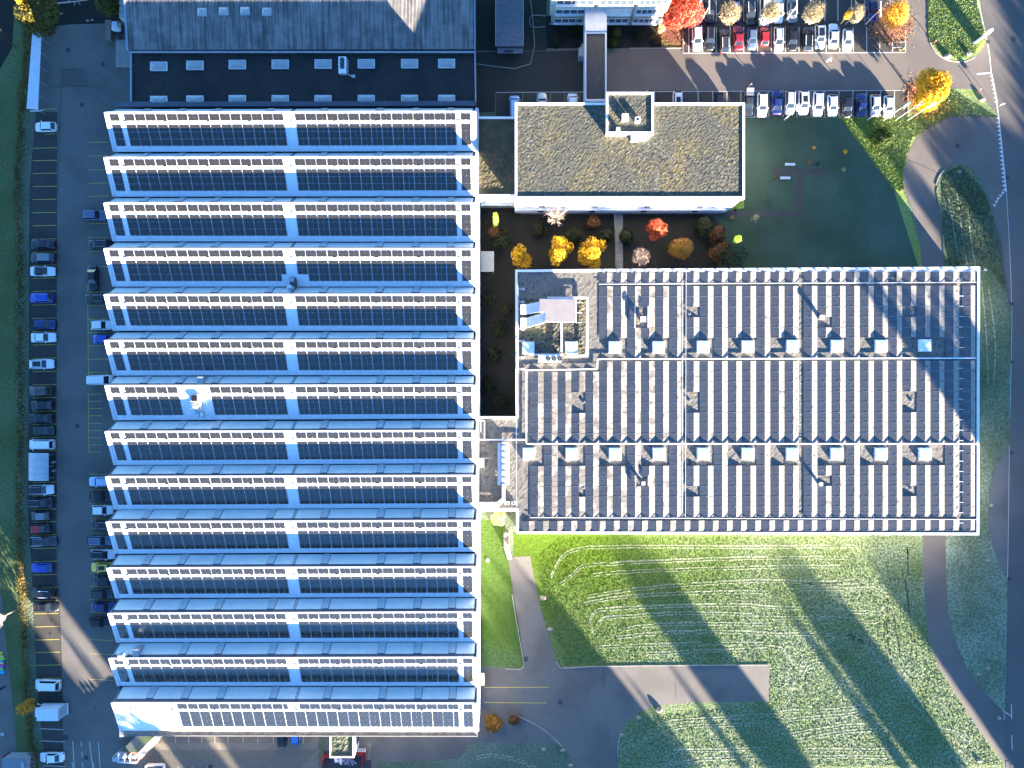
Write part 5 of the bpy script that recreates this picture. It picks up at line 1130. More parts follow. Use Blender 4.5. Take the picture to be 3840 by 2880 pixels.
b = MB(); b.slab((2.62,-.75,1.25),(2.62,.75,1.25),(2.25,.7,2.05),(2.25,-.7,2.05),.06); b.build('windscreen', carglass, r)
for s in (-1, 1): b = MB(); b.box(1.5,s*.93-.02,1.3,2.2,s*.93+.02,1.9) if True else None; b.build('side_window', carglass, r); b = MB(); b.box(2.3,s*1.05-.1,1.3,2.4,s*1.05+.1,1.7); b.build('mirror', trim, r)
b = MB(); b.box(-3.0,-1.05,.55,-2.8,1.05,.75); b.build('tail_lift', white_coat, r)
for x in (-1.7, 2.1):
    for s in (-1, 1): b = MB(); b.tube((x,s*.75,.4),(x,s*1.02,.4),.4,n=16); w_ = b.build('wheel', rubber, r); b = MB(); b.tube((x,s*1.02,.4),(x,s*1.035,.4),.22,n=10); b.build('rim', rimm, w_)

# ------------------------------------------------------------------ lamp posts, flags, signs
pole_m = M('pale_pole', (.62,.62,.58), rough=.5)
def lamp_post(label, bx, by, h=5.4, head=None):
    p = W(bx, by, 0); r = thing('lamp_post', label, 'lamp post', (p.x, p.y, 0), 0, 'car park lamp posts')
    q = MB(); q.tube((0,0,0),(0,0,h),.085,.055,n=8); q.build('pole', pole_m, r)
    q = MB()
    if head == 'double': q.box(-.09,-1.35,h,.09,1.35,h+.12); q.build('lamp_head', pole_m, r)
    else: q.box(-.13,-.75,h,.13,.55,h+.13); q.build('lamp_head', pole_m, r)
    q = MB(); q.disc(0,0,0,.12,.16,10); q.build('base_plate', grey_metal, r)
lamp_post('lamp post with double head rising between the white van and black saloon', 2630, 80, 5.4, 'double')
lamp_post('lamp post with double head over the grey saloon in the upper row', 2945, 79, 5.4, 'double')
lamp_post('lamp post with double head beside the pile of fallen leaves', 3247, 90, 5.4, 'double')
lamp_post('lamp post at the lawn edge over the grey off-roader', 2942, 449, 6.0)
lamp_post('lamp post at the lawn edge left of the flag poles', 3253, 450, 6.0)
def flag(label, bx, by, cols, h=8.9, group='flag poles'):
    p = W(bx, by, 0); r = thing('flag_pole', label, 'flag pole', (p.x, p.y, 0), 0, group)
    q = MB(); q.tube((0,0,0),(0,0,h),.055,.03,n=8); q.build('pole', pole_m, r)
    b = MB(); n = 10; hh = 2.4
    for i in range(n):
        for j in range(6):
            f = lambda a, c: (.04+.85*a/n*(.55+.2*math.sin(c*.9)), .16*math.sin(a*1.4+c*.7), h-.2-hh*c/6-.25*a/n)
            b.quad(f(i,j+1), f(i+1,j+1), f(i+1,j), f(i,j), 0 if (i//3+j//2) % 2 == 0 else 1)
    b.build('flag', cols, r)
fw = M('flag_white', (.75,.76,.75), rough=.7)
flag('flag pole with green and white flag, leftmost of three', 3313, 452, [M('flag_green', (.05,.35,.2), rough=.7), fw])
flag('flag pole with red and white flag, middle of three', 3358, 451, [M('flag_red', (.5,.05,.08), rough=.7), fw])
flag('flag pole with grey and white flag, rightmost of three', 3403, 452, [M('flag_grey', (.35,.38,.5), rough=.7), fw])
p = W(3652, 161, 0); r = thing('sign_totem', 'tall white sign slab leaning over the grass island at the junction', 'sign', (p.x, p.y, .1), R(30))
b = MB(); b.box(-.25,-.22,0,1.9,.22,.12); b.build('plinth', grey_metal, r); b = MB(); b.hexa([(-.1,-.17,.12),(1.75,-.17,.12),(1.75,.17,.12),(-.1,.17,.12)],[(-.1,-.12,3.1),(1.75,-.12,3.1),(1.75,.12,3.1),(-.1,.12,3.1)]); b.build('panel', white_coat, r)
p = W(3681, 134, 0); r = thing('road_sign', 'thin post with white direction sign behind the totem', 'sign', (p.x, p.y, .1), R(25)); b = MB(); b.tube((0,0,0),(0,0,2.3),.04); b.build('post', grey_metal, r); b = MB(); b.box(-.1,-.03,1.7,.75,.03,2.2); b.build('sign_plate', white_coat, r)
p = W(3735, 405, 0); r = thing('road_sign', 'white road sign on a post at the kerb by the give-way triangles', 'sign', (p.x, p.y, 0), R(20)); b = MB(); b.tube((0,0,0),(0,0,1.9),.04); b.build('post', grey_metal, r); b = MB(); b.box(-.4,-.03,1.5,.4,.03,2.0); b.build('sign_plate', white_coat, r)
p = W(3760, 2664, 0); r = thing('road_sign', 'white sign on a post where the curved lane meets the main road', 'sign', (p.x, p.y, .1), R(-35)); b = MB(); b.tube((0,0,0),(0,0,1.8),.04); b.build('post', grey_metal, r); b = MB(); b.box(-.5,-.03,1.4,.5,.03,1.85); b.build('sign_plate', white_coat, r)
orange = M('signal_orange', (.6,.10,.02), rough=.5)
for x, y, lab in ((3500,161,'orange marker post on the west rim of the grass island'),(3419,336,'red marker post at the end of the lower car row'),(3667,342,'red marker post at the edge of the verge by the junction'),(2848,444,'small red marker on the lawn edge behind the white estate'),(2560,171,'orange marker at the corner of the leaf-covered bed')):
    p = W(x, y, 0); r = thing('marker_post', lab, 'marker', (p.x, p.y, 0)); b = MB(); b.tube((0,0,0),(0,0,.9),.07,n=8); b.build('post', orange, r); b = MB(); b.tube((0,0,.9),(0,0,.98),.09,n=8); b.build('cap', white_coat, r)
def rock(x, y, s, label, hz=.55, m=stone, group='boulders', nm='boulder', cat='boulder', z=0.0):
    rr = random.Random(int(x*7+y)); p = W(x, y, .3); r0 = MB(); nu, nv = 9, 5
    r0.v.append((0,0,0))
    for j in range(1, nv+1):
        ph_ = math.pi/2*j/nv
        for i in range(nu):
            a = 2*math.pi*i/nu; rad = s*math.sin(ph_+.0)*rr.uniform(.8,1.15) if j < nv else s*rr.uniform(.9,1.1)
            r0.v.append((rad*math.cos(a)*1.15, rad*math.sin(a)*.85, hz*math.cos(ph_)*rr.uniform(.85,1.1) if j < nv else -.05))
    r0.v[0] = (0,0,hz*1.0)
    for i in range(nu): r0.f.append([0,1+i,1+(i+1)%nu]); r0.m.append(0)
    for j in range(nv-1):
        for i in range(nu): a = 1+j*nu+i; c = 1+j*nu+(i+1)%nu; r0.f.append([a,a+nu,c+nu,c]); r0.m.append(0)
    o = r0.build(nm, m); o.location = (p.x, p.y, z); tag(o, label, cat, group)
rock(3554,211,.62,'large pale boulder on the south rim of the grass island', .75, z=.1); rock(3633,202,.55,'pale boulder right of the large one on the grass island', .6, z=.1); rock(3686,372,.5,'pale boulder on the verge beside the road', .6)
rock(2037,2243,.55,'grey boulder on the lawn beside the sloping drive',.7); rock(2473,2664,.6,'pale wedge boulder at the south rim of the drive',.6); rock(2064,2362,.5,'flat boulder in shade beside the drive',.3)
for x, y, l_ in ((2039,2813,'round boulder in the shaded lawn corner, left one'),(2111,2817,'round boulder in the shaded lawn corner, at its tip'),(2141,2874,'boulder at the bottom edge beside the drive'),(3709,2508,'flat stone in the right verge'),(3673,2530,'small reddish stone in the right verge'),(3674,2855,'pale stone beside the lane near the bottom right'),(3722,1896,'pale stone on the lay-by rim'),(3710,2104,'pale stone in the frosty verge under the lay-by'),(2396,2695,'low stone beside the curved kerb of the drive'),(2333,2760,'low dark stone on the shaded curved kerb'),(3602,643,'small white stone at the top of the loop island')):
    rock(x, y, .42, l_, .3, z=.05)
# manholes and covers
mh = M('cast_iron', (.035,.036,.04), rough=.7)
for x, y, rr_, lab in ((3590,547,.42,'dark manhole cover in the turning loop'),(256,187,.4,'dark manhole cover in the upper yard'),(386,241,.4,'dark manhole cover near the loading ramp'),(307,393,.4,'faint manhole cover in the lane'),(290,1598,.4,'dark manhole cover in the west lane'),(324,2841,.42,'dark manhole cover between the painted lanes'),(359,2653,.18,'small dark cap in the lane beside the truck'),(246,2765,.55,'dark round patch cover at the bay edge'),(1972,2471,.5,'large dark manhole cover at the drive edge'),(2101,2634,.45,'oval dark manhole cover in the south drive'),(195,2329,.3,'dark cover in the sunlit bay, upper one'),(190,2379,.25,'dark cover in the sunlit bay, lower one')):
    p = W(x, y, 0); b = MB(); b.disc(p.x,p.y,.02,.044,rr_,20); o = b.build('manhole_cover', mh); tag(o, lab, 'manhole cover')
for x, y, s, lab in ((3705,158,.3,'square dark road gully opposite the totem'),(3801,147,.4,'square dark gully in the shaded lane of the main road'),(3777,666,.35,'square gully at the road edge level with the loop island'),(3794,1140,.35,'square gully at the road edge beside the solar-roofed building'),(3795,1357,.3,'square gully at the road edge, second beside the building'),(3793,1698,.35,'square gully at the mouth of the lay-by'),(3784,2171,.35,'square gully beside the frosty verge'),(3778,2860,.35,'square gully near the bottom right corner')):
    p = W(x, y, 0); b = MB(); b.box(p.x-s,p.y-s,.02,p.x+s,p.y+s,.05); tag(b.build('road_gully', mh), lab, 'gully')
p = W(3747,2693,0); b = MB(); b.disc(p.x,p.y,.02,.05,.35,18); tag(b.build('pale_cover', concrete), 'pale round cover at the mouth of the curved lane', 'manhole cover')
for x, y, lab in ((8,2754,'round pale disc table on the west footpath'),):
    p = W(x,y,.7); r = thing('round_table', lab, 'table', (p.x,p.y,0)); b = MB(); b.disc(0,0,.68,.72,.35,18); b.build('tabletop', grey_metal, r); b = MB(); b.tube((0,0,0),(0,0,.68),.05); b.build('leg', grey_metal, r)
# benches in the courtyard
for x0, y0, lab in ((2945,611,'pale bench above the T-shaped courtyard path'),(2927,662,'pale bench below the T-shaped courtyard path')):
    p = W(x0+18, y0+5, .45); r = thing('bench', lab, 'bench', (p.x,p.y,0), 0, 'courtyard benches')
    for i in range(3): b = MB(); b.box(-.95,-.24+i*.165,.40,.95,-.24+i*.165+.145,.46); b.build('seat_slat', M('bench_grey', (.5,.52,.55), rough=.6) if i == 0 and x0 == 2945 else bpy.data.materials['bench_grey'], r)
    for s in (-.75, .75): b = MB(); b.box(s-.06,-.2,0,s+.06,.2,.40); b.build('leg', concrete, r)

# ------------------------------------------------------------------ south side: ramp house, entrance, planter, railings
rh = thing('gatehouse', 'oblique gatehouse with mossy roof and cream side wall at the hall south-west corner', 'gatehouse')
zg = 1.9
rf = px2([(450,2818),(519,2821),(593,2748),(530,2744)], zg)
mossr = M('mossy_roofing', (.10,.12,.12), (.075,.09,.085), sc1=.8, rough=.9, c3=(.06,.09,.02), sc3=.35, f3=.9)
b = MB(); b.prism(rf, zg-.25, zg); b.build('roof', mossr, rh)
b = MB(); b.prism([(x*.997,y*.997) for x, y in rf], 0, zg-.25); b.build('walls', cream, rh)
sd = px2([(519,2822),(521,2854),(619,2751),(594,2748)], zg-.15)
b = MB(); b.hexa([(sd[0][0],sd[0][1],zg-.3),(sd[1][0],sd[1][1],zg-1.0),(sd[2][0],sd[2][1],zg-1.0),(sd[3][0],sd[3][1],zg-.3)], [(sd[0][0],sd[0][1],zg+.02),(sd[1][0],sd[1][1],zg-.9),(sd[2][0],sd[2][1],zg-.9),(sd[3][0],sd[3][1],zg+.02)]); b.build('sloping_canopy', M('cream_canopy', (.45,.40,.32), rough=.7), rh)
b = MB(); b.prism(px2([(452,2819),(518,2822),(519,2854),(453,2851)], 1.4), 0, 1.4); b.build('front_terrace', M('terracotta', (.30,.14,.09), (.36,.18,.11), sc1=2, rough=.8), rh)
b = MB()
for a, e in (((453,2851),(519,2854)),((452,2819),(453,2851)),((475,2820),(476,2852)),((495,2821),(495,2853))): barS(b, a, e, .08, .9, 1.4)
b.build('railing', white_coat, rh)
q = MB(); A_ = W(463,2835,1.5); q.prism([(A_.x-.55,A_.y-.7),(A_.x+.5,A_.y-.7),(A_.x+.5,A_.y+.8),(A_.x-.55,A_.y+.8)], 1.4, 1.44); q.build('pale_floor', M('pale_floor', (.5,.5,.52), rough=.7), rh)
for x, lab in ((465,'white folded cover on the gatehouse terrace, left'),(484,'round white parasol on the gatehouse terrace, middle'),(503,'white angular parasol on the gatehouse terrace, right')):
    p = W(x, 2838, 2.4); r = thing('parasol', lab, 'parasol', (p.x,p.y,1.45)); q = MB(); q.tube((0,0,0),(0,0,1.1),.03); q.build('pole', white_coat, r)
    q = MB(); n = 8 if x == 484 else 4; R_ = .34 if x == 484 else .48
    q.add([(R_*math.cos(2*math.pi*i/n+.4), R_*math.sin(2*math.pi*i/n+.4), .9) for i in range(n)]+[(0,0,1.2)], [(i,(i+1)%n,n) for i in range(n)]); q.build('canopy', fw, r)
r = thing('stair_railing', 'white tubular stair railing left of the gatehouse', 'railing'); b = MB()
for a, e in (((423,2840),(440,2823)),((423,2854),(423,2840)),((440,2823),(452,2826)),((423,2854),(440,2855)),((440,2855),(453,2843)),((427,2848),(450,2828)),((433,2852),(453,2835)),((440,2835),(438,2826))): b.tube(W(*a,1.9), W(*e,1.9), .06, n=5)
b.build('rail', white_coat, r); b = MB()
for i in range(6): barS(b,(426+i*5,2853),(426+i*5+9,2838),.2,.04,1.6-.25*i if i else 1.6)
b.build('tread', grey_metal, r)
for pt in ((423,2854),(440,2823),(440,2855)): q = MB(); A_ = W(*pt,1.9); q.tube((A_.x,A_.y,0),(A_.x,A_.y,1.95),.05,n=5); q.build('post', white_coat, r)
en = thing('entrance_pavilion', 'small pavilion with mossy flat roof and white walls at the hall south side', 'pavilion')
zE = 4.2; A_, B_ = W(1236,2842,zE), W(1328,2752,zE)
b = MB(); b.box(A_.x+.1,A_.y+.1,0,B_.x-.02,B_.y,zE-.25); b.build('walls', bpy.data.materials['white_render'], en)
b = MB(); relief(b, A_.x+.2,A_.y+.2,B_.x-.3,B_.y,zE-.2,.3,.12,41); b.build('moss_roof', M('moss_roof', (.10,.115,.07), (.07,.085,.05), sc1=1.5, rough=.95), en)
b = MB(); b.box(A_.x,A_.y,zE-.3,B_.x,A_.y+.22,zE+.05); b.box(A_.x,A_.y+.22,zE-.3,A_.x+.2,B_.y,zE+.05); b.box(B_.x-.3,A_.y+.22,zE-.3,B_.x,B_.y,zE+.05); b.build('parapet', white_coat, en)
b = MB(); b.box(B_.x+.0,A_.y+1.2,.3,B_.x+.03,B_.y-.6,2.6); b.build('window', glass, en)
r = thing('jagged_sculpture', 'pale blue-white jagged sheet sculpture at the foot of the pavilion', 'sculpture'); rr = random.Random(4)
for i in range(13):
    x = 1250+i*5.5; q = MB(); A_ = W(x, 2848+rr.uniform(-4,6), 1.6); l_ = rr.uniform(.5,1.1); an = rr.uniform(-1.2,-.3)
    q.slab((A_.x,A_.y,1.2),(A_.x+.35,A_.y+.05,1.3),(A_.x+.35+l_*math.cos(an),A_.y+l_*math.sin(an),2.0),(A_.x+l_*math.cos(an),A_.y-.1+l_*math.sin(an),1.9),.05); q.build('sheet_blade', duct if i < 6 else M('slate_blue_sheet', (.10,.14,.26), rough=.4) if i == 6 else bpy.data.materials['slate_blue_sheet'], r)
q = MB(); A_ = W(1290,2856,1.2); q.box(A_.x-1.6,A_.y-.35,0,A_.x+1.9,A_.y+.3,1.2); q.build('base', dark_metal, r)
redm = M('dark_red_steel', (.22,.02,.02), rough=.5)
r = thing('red_steel_frame', 'dark red steel balustrade frame right of the pavilion', 'balustrade'); b = MB()
for a, e in (((1330,2820),(1366,2822)),((1366,2822),(1374,2812)),((1374,2812),(1372,2850)),((1366,2822),(1361,2872)),((1213,2830),(1213,2876)),((1213,2830),(1236,2828))): barS(b, a, e, .16, 1.0, .1)
b.build('panel', redm, r); b = MB()
for i in range(3): barS(b,(1340,2808+i*5),(1370,2808+i*5),.07,.06,1.3)
barS(b,(1370,2806),(1370,2820),.07,.06,1.3); b.build('white_rail', white_coat, r)
b = MB(); b.prism(px2([(1213,2815),(1392,2822),(1392,2990),(1213,2990)]), 0, .03); tag(b.build('entrance_apron', M('apron_dark', (.05,.045,.045), rough=.9)), kind='structure')
b = MB(); b.prism(px2([(1375,2786),(1391,2786),(1390,2850),(1374,2850)]), 0, .05); tag(b.build('paved_strip', M('ochre_paving', (.17,.15,.08), (.2,.2,.19), sc1=.8, rough=.9)), kind='structure')
r = thing('white_planter', 'white-rimmed rectangular planter with shrubs at the bottom edge', 'planter'); A_, B_ = W(543,2905,.8), W(613,2870,.8)
b = MB(); b.box(A_.x,A_.y,0,B_.x,A_.y+.15,.8); b.box(A_.x,B_.y-.15,0,B_.x,B_.y,.8); b.box(A_.x,A_.y,0,A_.x+.15,B_.y,.8); b.box(B_.x-.15,A_.y,0,B_.x,B_.y,.8); b.build('rim', white_coat, r)
p = W(790,2876,0); b = MB(); b.disc(p.x,p.y,.02,.05,.5,18); tag(b.build('manhole_cover', mh), 'dark round cover at the bottom of the sunlit court', 'manhole cover')
b = MB(); A_, B_ = W(10,2990,2.4), W(100,2846,2.4); b.box(A_.x,A_.y,0,B_.x,B_.y,2.3); k_ = thing('kiosk', 'flat blue-grey kiosk roof at the bottom left corner', 'kiosk'); b.build('walls', grey_metal, k_); b = MB(); b.box(A_.x-.1,A_.y,2.3,B_.x+.1,B_.y+.1,2.45); b.build('roof', M('kiosk_roof', (.16,.18,.2), rough=.6), k_); b = MB(); q_ = W(83,2870,2.6); b.box(q_.x-.2,q_.y-1.3,2.45,q_.x+.2,q_.y+.5,2.6); b.build('roof_strip', grey_metal, k_)
# coloured play blocks painted on and standing by the west path
cols_ = [((.45,.5,.05),2450),((.5,.5,.1),2462),((.25,.5,.08),2471),((.03,.3,.6),2479),((.6,.5,.2),2487),((.4,.05,.15),2494),((.05,.35,.65),2503),((.3,.45,.15),2510),((.02,.35,.7),2521)]
names_ = ['lime','mustard','green','blue','sand','magenta','sky blue','olive','azure']
for i, (c_, y) in enumerate(cols_):
    A_, B_ = W(-6,y+5,.35), W(8+(i%3)*4,y-4,.35); b = MB(); b.box(A_.x,A_.y,.02,B_.x,B_.y,.35+.05*(i%3)); tag(b.build('play_block', M('play_'+names_[i].replace(' ','_'), c_, rough=.5)), names_[i]+' play block in the coloured stack at the left edge', 'play block', 'coloured play blocks')

# ------------------------------------------------------------------ people
def person(label, x, y, rz, coat, legs, pose='stand', z=.03, hair=(.05,.03,.02), cycling=False):
    p = W(x, y, .9); r = thing('person', label, 'person', (p.x, p.y, z), rz)
    me = bpy.data.meshes.new('body')
    if pose == 'stand': J = dict(pel=(0,0,.95),ch=(0.02,0,1.3),nk=(0.03,0,1.5),hd=(0.05,0,1.66),ht=(.05,0,1.78), sl=(0.02,.19,1.43),el=(.06,.26,1.15),hl=(.22,.22,.98), sr=(.02,-.19,1.43),er=(.06,-.26,1.15),hr=(.22,-.22,.98), kl=(.12,.10,.5),fl=(.05,.11,.06),tl=(.22,.12,.04), kr=(-.02,-.10,.5),fr=(-.18,-.11,.08),tr=(-.02,-.12,.04), hpl=(0,.09,.93), hpr=(0,-.09,.93))
    else: J = dict(pel=(-.22,0,1.0),ch=(.02,0,1.32),nk=(.14,0,1.46),hd=(.22,0,1.6),ht=(.24,0,1.73), sl=(.05,.19,1.42),el=(.22,.25,1.2),hl=(.38,.24,1.04), sr=(.05,-.19,1.42),er=(.22,-.25,1.2),hr=(.38,-.24,1.04), kl=(.14,.11,.8),fl=(-.02,.12,.42),tl=(.14,.13,.38), kr=(.08,-.11,.62),fr=(-.12,-.12,.2),tr=(.05,-.13,.18), hpl=(-.2,.09,.97), hpr=(-.2,-.09,.97))
    rad = dict(pel=.15,ch=.17,nk=.065,hd=.10,ht=.07,sl=.075,el=.05,hl=.035,sr=.075,er=.05,hr=.035,kl=.065,fl=.045,tl=.04,kr=.065,fr=.045,tr=.04,hpl=.10,hpr=.10)
    ks = list(J); E = [('pel','ch'),('ch','nk'),('nk','hd'),('hd','ht'),('ch','sl'),('sl','el'),('el','hl'),('ch','sr'),('sr','er'),('er','hr'),('pel','hpl'),('hpl','kl'),('kl','fl'),('fl','tl'),('pel','hpr'),('hpr','kr'),('kr','fr'),('fr','tr')]
    me.from_pydata([J[k] for k in ks], [(ks.index(a), ks.index(c)) for a, c in E], []); me.materials.append(coat)
    o = link('body', me, r); sm = o.modifiers.new('skin', 'SKIN')
    for i, k in enumerate(ks): me.skin_vertices[0].data[i].radius = (rad[k], rad[k])
    me.skin_vertices[0].data[0].use_root = True
    o.modifiers.new('sub', 'SUBSURF').levels = 1; o.modifiers['sub'].render_levels = 2; sm.use_smooth_shade = True
    hd = Vector(J['hd'])
    b = MB(); b.tube(hd+Vector((0,0,-.02)), hd+Vector((0,0,.16)), .115, .05, n=10); b.build('hair', M('hair_'+str(int(x)), hair, rough=.8), r, True)
    b = MB(); b.box(hd.x+.06, -.05, hd.z-.06, hd.x+.115, .05, hd.z+.05); b.build('face', M('skin_'+str(int(x)), (.5,.32,.24), rough=.6), r)
    for nm, A_, B_, C_ in (('trouser_leg','hpl','kl','fl'),('trouser_leg','hpr','kr','fr')):
        b = MB(); b.tube(J[A_], J[C_ if False else B_], .105, .085, n=9); b.tube(J[B_], J[C_], .085, .065, n=9); b.build(nm, legs, r, True)
    for s, k in ((1,'hl'),(-1,'hr')):
        h = Vector(J[k]); b = MB(); b.box(h.x-.01,h.y-.04,h.z-.03,h.x+.07,h.y+.04,h.z+.02)
        for i in range(4): b.tube((h.x+.07,h.y-.03+i*.02,h.z),(h.x+.13-.01*abs(i-1),h.y-.03+i*.02,h.z-.03),.010,.008,n=5)
        b.tube((h.x+.01,h.y-s*.04,h.z),(h.x+.07,h.y-s*.07,h.z-.01),.012,.009,n=5); b.build('hand', bpy.data.materials['skin_'+str(int(x))], r)
    return r
pm_ = lambda n_, c_: M(n_, c_, rough=.8)
person('person in white jacket riding a bicycle along the sunlit car park road', 3108, 224, R(-15), pm_('white_jacket',(.72,.72,.74)), pm_('grey_trousers',(.2,.2,.22)), 'ride', .05)
bicycle('pale bicycle ridden along the sunlit car park road', 3107, 229, R(-15), (.6,.6,.5), z=.03)
person('person in mint and yellow clothes cycling over the striped bay', 3382, 184, R(180), pm_('mint_jacket',(.15,.6,.45)), pm_('yellow_trousers',(.7,.45,.05)), 'ride', .05)
bicycle('yellow-wheeled bicycle crossing the striped bay', 3382, 186, 0, (.7,.4,.03), z=.03)
person('person in dark coat standing at the open tailgate of the parked car', 2813, 318, R(-90), pm_('dark_coat',(.02,.02,.025)), pm_('pale_trousers',(.5,.4,.35)), 'stand')
person('person in purple coat walking on the footpath at the left edge', 8, 2581, R(190), pm_('purple_coat',(.05,.01,.08)), pm_('black_trousers',(.02,.015,.03)), 'stand')
person('person in magenta jacket beside the bottom left kiosk', 22, 2832, R(60), pm_('magenta_jacket',(.22,.02,.12)), pm_('dark_trousers',(.03,.03,.04)), 'stand')
# ------------------------------------------------------------------ vegetation
def leaf_cloud(mb, cx, cy, cz, rx, ry, rz, n, s, rr, lump=.35, hollow=.45, boxy=False):
    lumps = [(rr.gauss(0,1), rr.gauss(0,1), rr.gauss(0,1)) for _ in range(9)]
    lumps = [Vector(l_).normalized() for l_ in lumps]
    for _ in range(n):
        d = Vector((rr.gauss(0,1), rr.gauss(0,1), rr.gauss(0,1))).normalized()
        k = max(d.dot(l_) for l_ in lumps); rad = (hollow+(1-hollow)*rr.random()**.45)*(1-lump+lump*max(0,k)**3*1.4)
        if boxy: d2 = Vector((d.x, d.y, math.copysign(abs(d.z)**.55, d.z))); hx = math.hypot(d.x, d.y) or 1; fx = min(1.0, hx**.45)/hx; d2.x *= fx; d2.y *= fx
        else: d2 = d
        p = Vector((cx+d2.x*rx*rad, cy+d2.y*ry*rad, cz+d2.z*rz*rad))
        nn = (d+Vector((rr.uniform(-.8,.8), rr.uniform(-.8,.8), rr.uniform(-.4,.9)))).normalized(); a = nn.orthogonal().normalized()
        an = rr.random()*6.28; b_ = nn.cross(a); u = a*math.cos(an)+b_*math.sin(an); v_ = nn.cross(u); s_ = s*rr.uniform(.55,1.3)
        mb.add([p-u*s_, p+v_*s_*.55, p+u*s_, p-v_*s_*.55], [(0,1,2,3)])
bark = M('bark', (.10,.08,.06), (.07,.055,.04), sc1=6, rough=.95)
pale_bark = M('pale_bark', (.46,.37,.31), (.38,.30,.25), sc1=6, rough=.9)
def limbs(mb, h, r0, spread, n, rr, top=.75):
    mb.tube((0,0,0),(rr.uniform(-.1,.1),rr.uniform(-.1,.1),h*.55), r0, r0*.65, n=7)
    for i in range(n):
        a = 2*math.pi*i/n+rr.uniform(-.4,.4); z0 = h*rr.uniform(.25,.55); e = Vector((math.cos(a)*spread*rr.uniform(.6,1), math.sin(a)*spread*rr.uniform(.6,1), h*rr.uniform(.6,.95)))
        mb.tube((0,0,z0), e, r0*.4, r0*.1, n=5)
        for j in range(2): f = e*.6+Vector((0,0,z0*.4)); mb.tube(f, f+Vector((rr.uniform(-1,1),rr.uniform(-1,1),rr.uniform(.2,1)))*spread*.4, r0*.18, r0*.05, n=4)
def leafy(name, label, cat, x, y, rpx, h, m, n=1500, ls=.28, group=None, zc=.62, seed=None, squash=1.0, base=0.0, asp=1.0, lump=.35, hollow=.45):
    rr = random.Random(seed if seed is not None else int(x*3+y*7)); p = W(x, y, h*zc); r = thing(name, label, cat, (p.x, p.y, base), 0, group)
    rad = rpx*(HC-h*.6)/FP
    b = MB(); limbs(b, h, .05+h*.015, rad*.8, 6, rr); b.build('trunk', bark, r)
    b = MB(); leaf_cloud(b, 0, 0, h*zc, rad, rad*asp, h*(1-zc)*squash, n, ls, rr, lump, hollow); b.build('crown', m, r)
    return r
red_m = leafmat('leaves_red', (.50,.06,.035), (.38,.035,.025), (.55,.14,.07)); yel_m = leafmat('leaves_yellow', (.75,.46,.02), (.55,.33,.02), (.40,.20,.01))
org_m = leafmat('leaves_orange', (.65,.30,.03), (.5,.22,.02), (.70,.40,.05)); olive_m = leafmat('leaves_olive', (.10,.085,.015), (.15,.11,.02), (.05,.06,.015))
brown_m = leafmat('leaves_brown_gold', (.30,.14,.025), (.22,.10,.02), (.35,.2,.03)); green_m = leafmat('leaves_green', (.035,.065,.01), (.05,.085,.015), (.015,.03,.008))
dark_m = leafmat('leaves_dark', (.02,.03,.012), (.03,.035,.012), (.015,.02,.01)); lime_m = leafmat('leaves_lime', (.45,.62,.06), (.35,.5,.04)); rust_m = leafmat('leaves_rust', (.14,.055,.02), (.09,.04,.02), (.18,.1,.03))
cream_m = leafmat('leaves_cream', (.50,.44,.22), (.35,.33,.15), (.55,.5,.3)); redor_m = leafmat('leaves_red_orange', (.62,.12,.05), (.5,.06,.03), (.3,.08,.02)); hedge_m = leafmat('hedge_leaves', (.13,.09,.015), (.17,.115,.02), (.06,.06,.015), .5)
leafy('maple_tree','tall bright red maple beside the cream office','tree',2558,32,82,7,red_m,5200,.26,seed=5,lump=.25)
leafy('yellow_tree','large golden yellow tree at the road junction','tree',3494,336,72,7.5,yel_m,5200,.27,lump=.4)
leafy('orange_tree','orange-yellow half-bare tree above the fallen leaves','tree',3362,52,50,7,org_m,2200,.20,lump=.3,hollow=.2)
leafy('orange_clump','small orange leafy clump at the left side of the bare round tree','tree',3181,57,16,5.5,org_m,500,.16,zc=.75)
leafy('green_bush','dark green bush on the sunlit lawn below the flag poles','bush',3309,515,40,2.6,green_m,1800,.2,zc=.5,squash=1)
for x, y, rp, m, lab, n in ((1959,961,38,yel_m,'shaded ochre tree, leftmost of three yellow trees in the planted court',1400),(2094,944,48,yel_m,'yellow tree with sunlit top, middle of three in the planted court',2400),(2226,950,50,yel_m,'brightest yellow tree, rightmost of three in the planted court',2600)):
    leafy('yellow_tree', lab, 'tree', x, y, rp, 7.0 if x > 2000 else 5.7, m, n, .24, 'yellow court trees', lump=.75)
leafy('red_orange_tree','red-orange tree in the planted court below the office','tree',2463,862,36,6.2,redor_m,1600,.24,lump=.5)
leafy('brown_gold_tree','brown-gold conical tree right of the red-orange tree','tree',2554,930,44,5.3,brown_m,2600,.2,lump=.2)
for x, y, rp, lab, m, h in ((2688,880,34,'rust-brown shrub in the dark east end of the planted court',rust_m,3.6),(2697,945,40,'second rust-brown shrub below the first in the dark east end',rust_m,4),(2224,836,26,'dull red shrub left of the garden walkway',rust_m,3),(2350,885,30,'dark shrub right of the garden walkway',dark_m,3),(2740,960,62,'wide black-green evergreen at the east end of the planted court',dark_m,6),(2640,850,36,'dark evergreen above the rust shrubs',dark_m,5),(2020,860,30,'dark shrub in the shaded bed under the bare white tree',dark_m,2.5),(2150,880,38,'low dark green shrub behind the yellow trees',dark_m,3),(2270,880,26,'low dark green shrub beside the garden walkway',dark_m,2.5),(1885,900,40,'dark shrub near the west end of the planted court',dark_m,3)):
    leafy('court_shrub', lab, 'shrub', x, y, rp, h, m, 900, .22, 'dark court shrubs', zc=.5)
leafy('lime_bush','small lime green bush catching sunlight at the court east end','bush',2765,898,13,6.8,lime_m,300,.2,zc=.8)
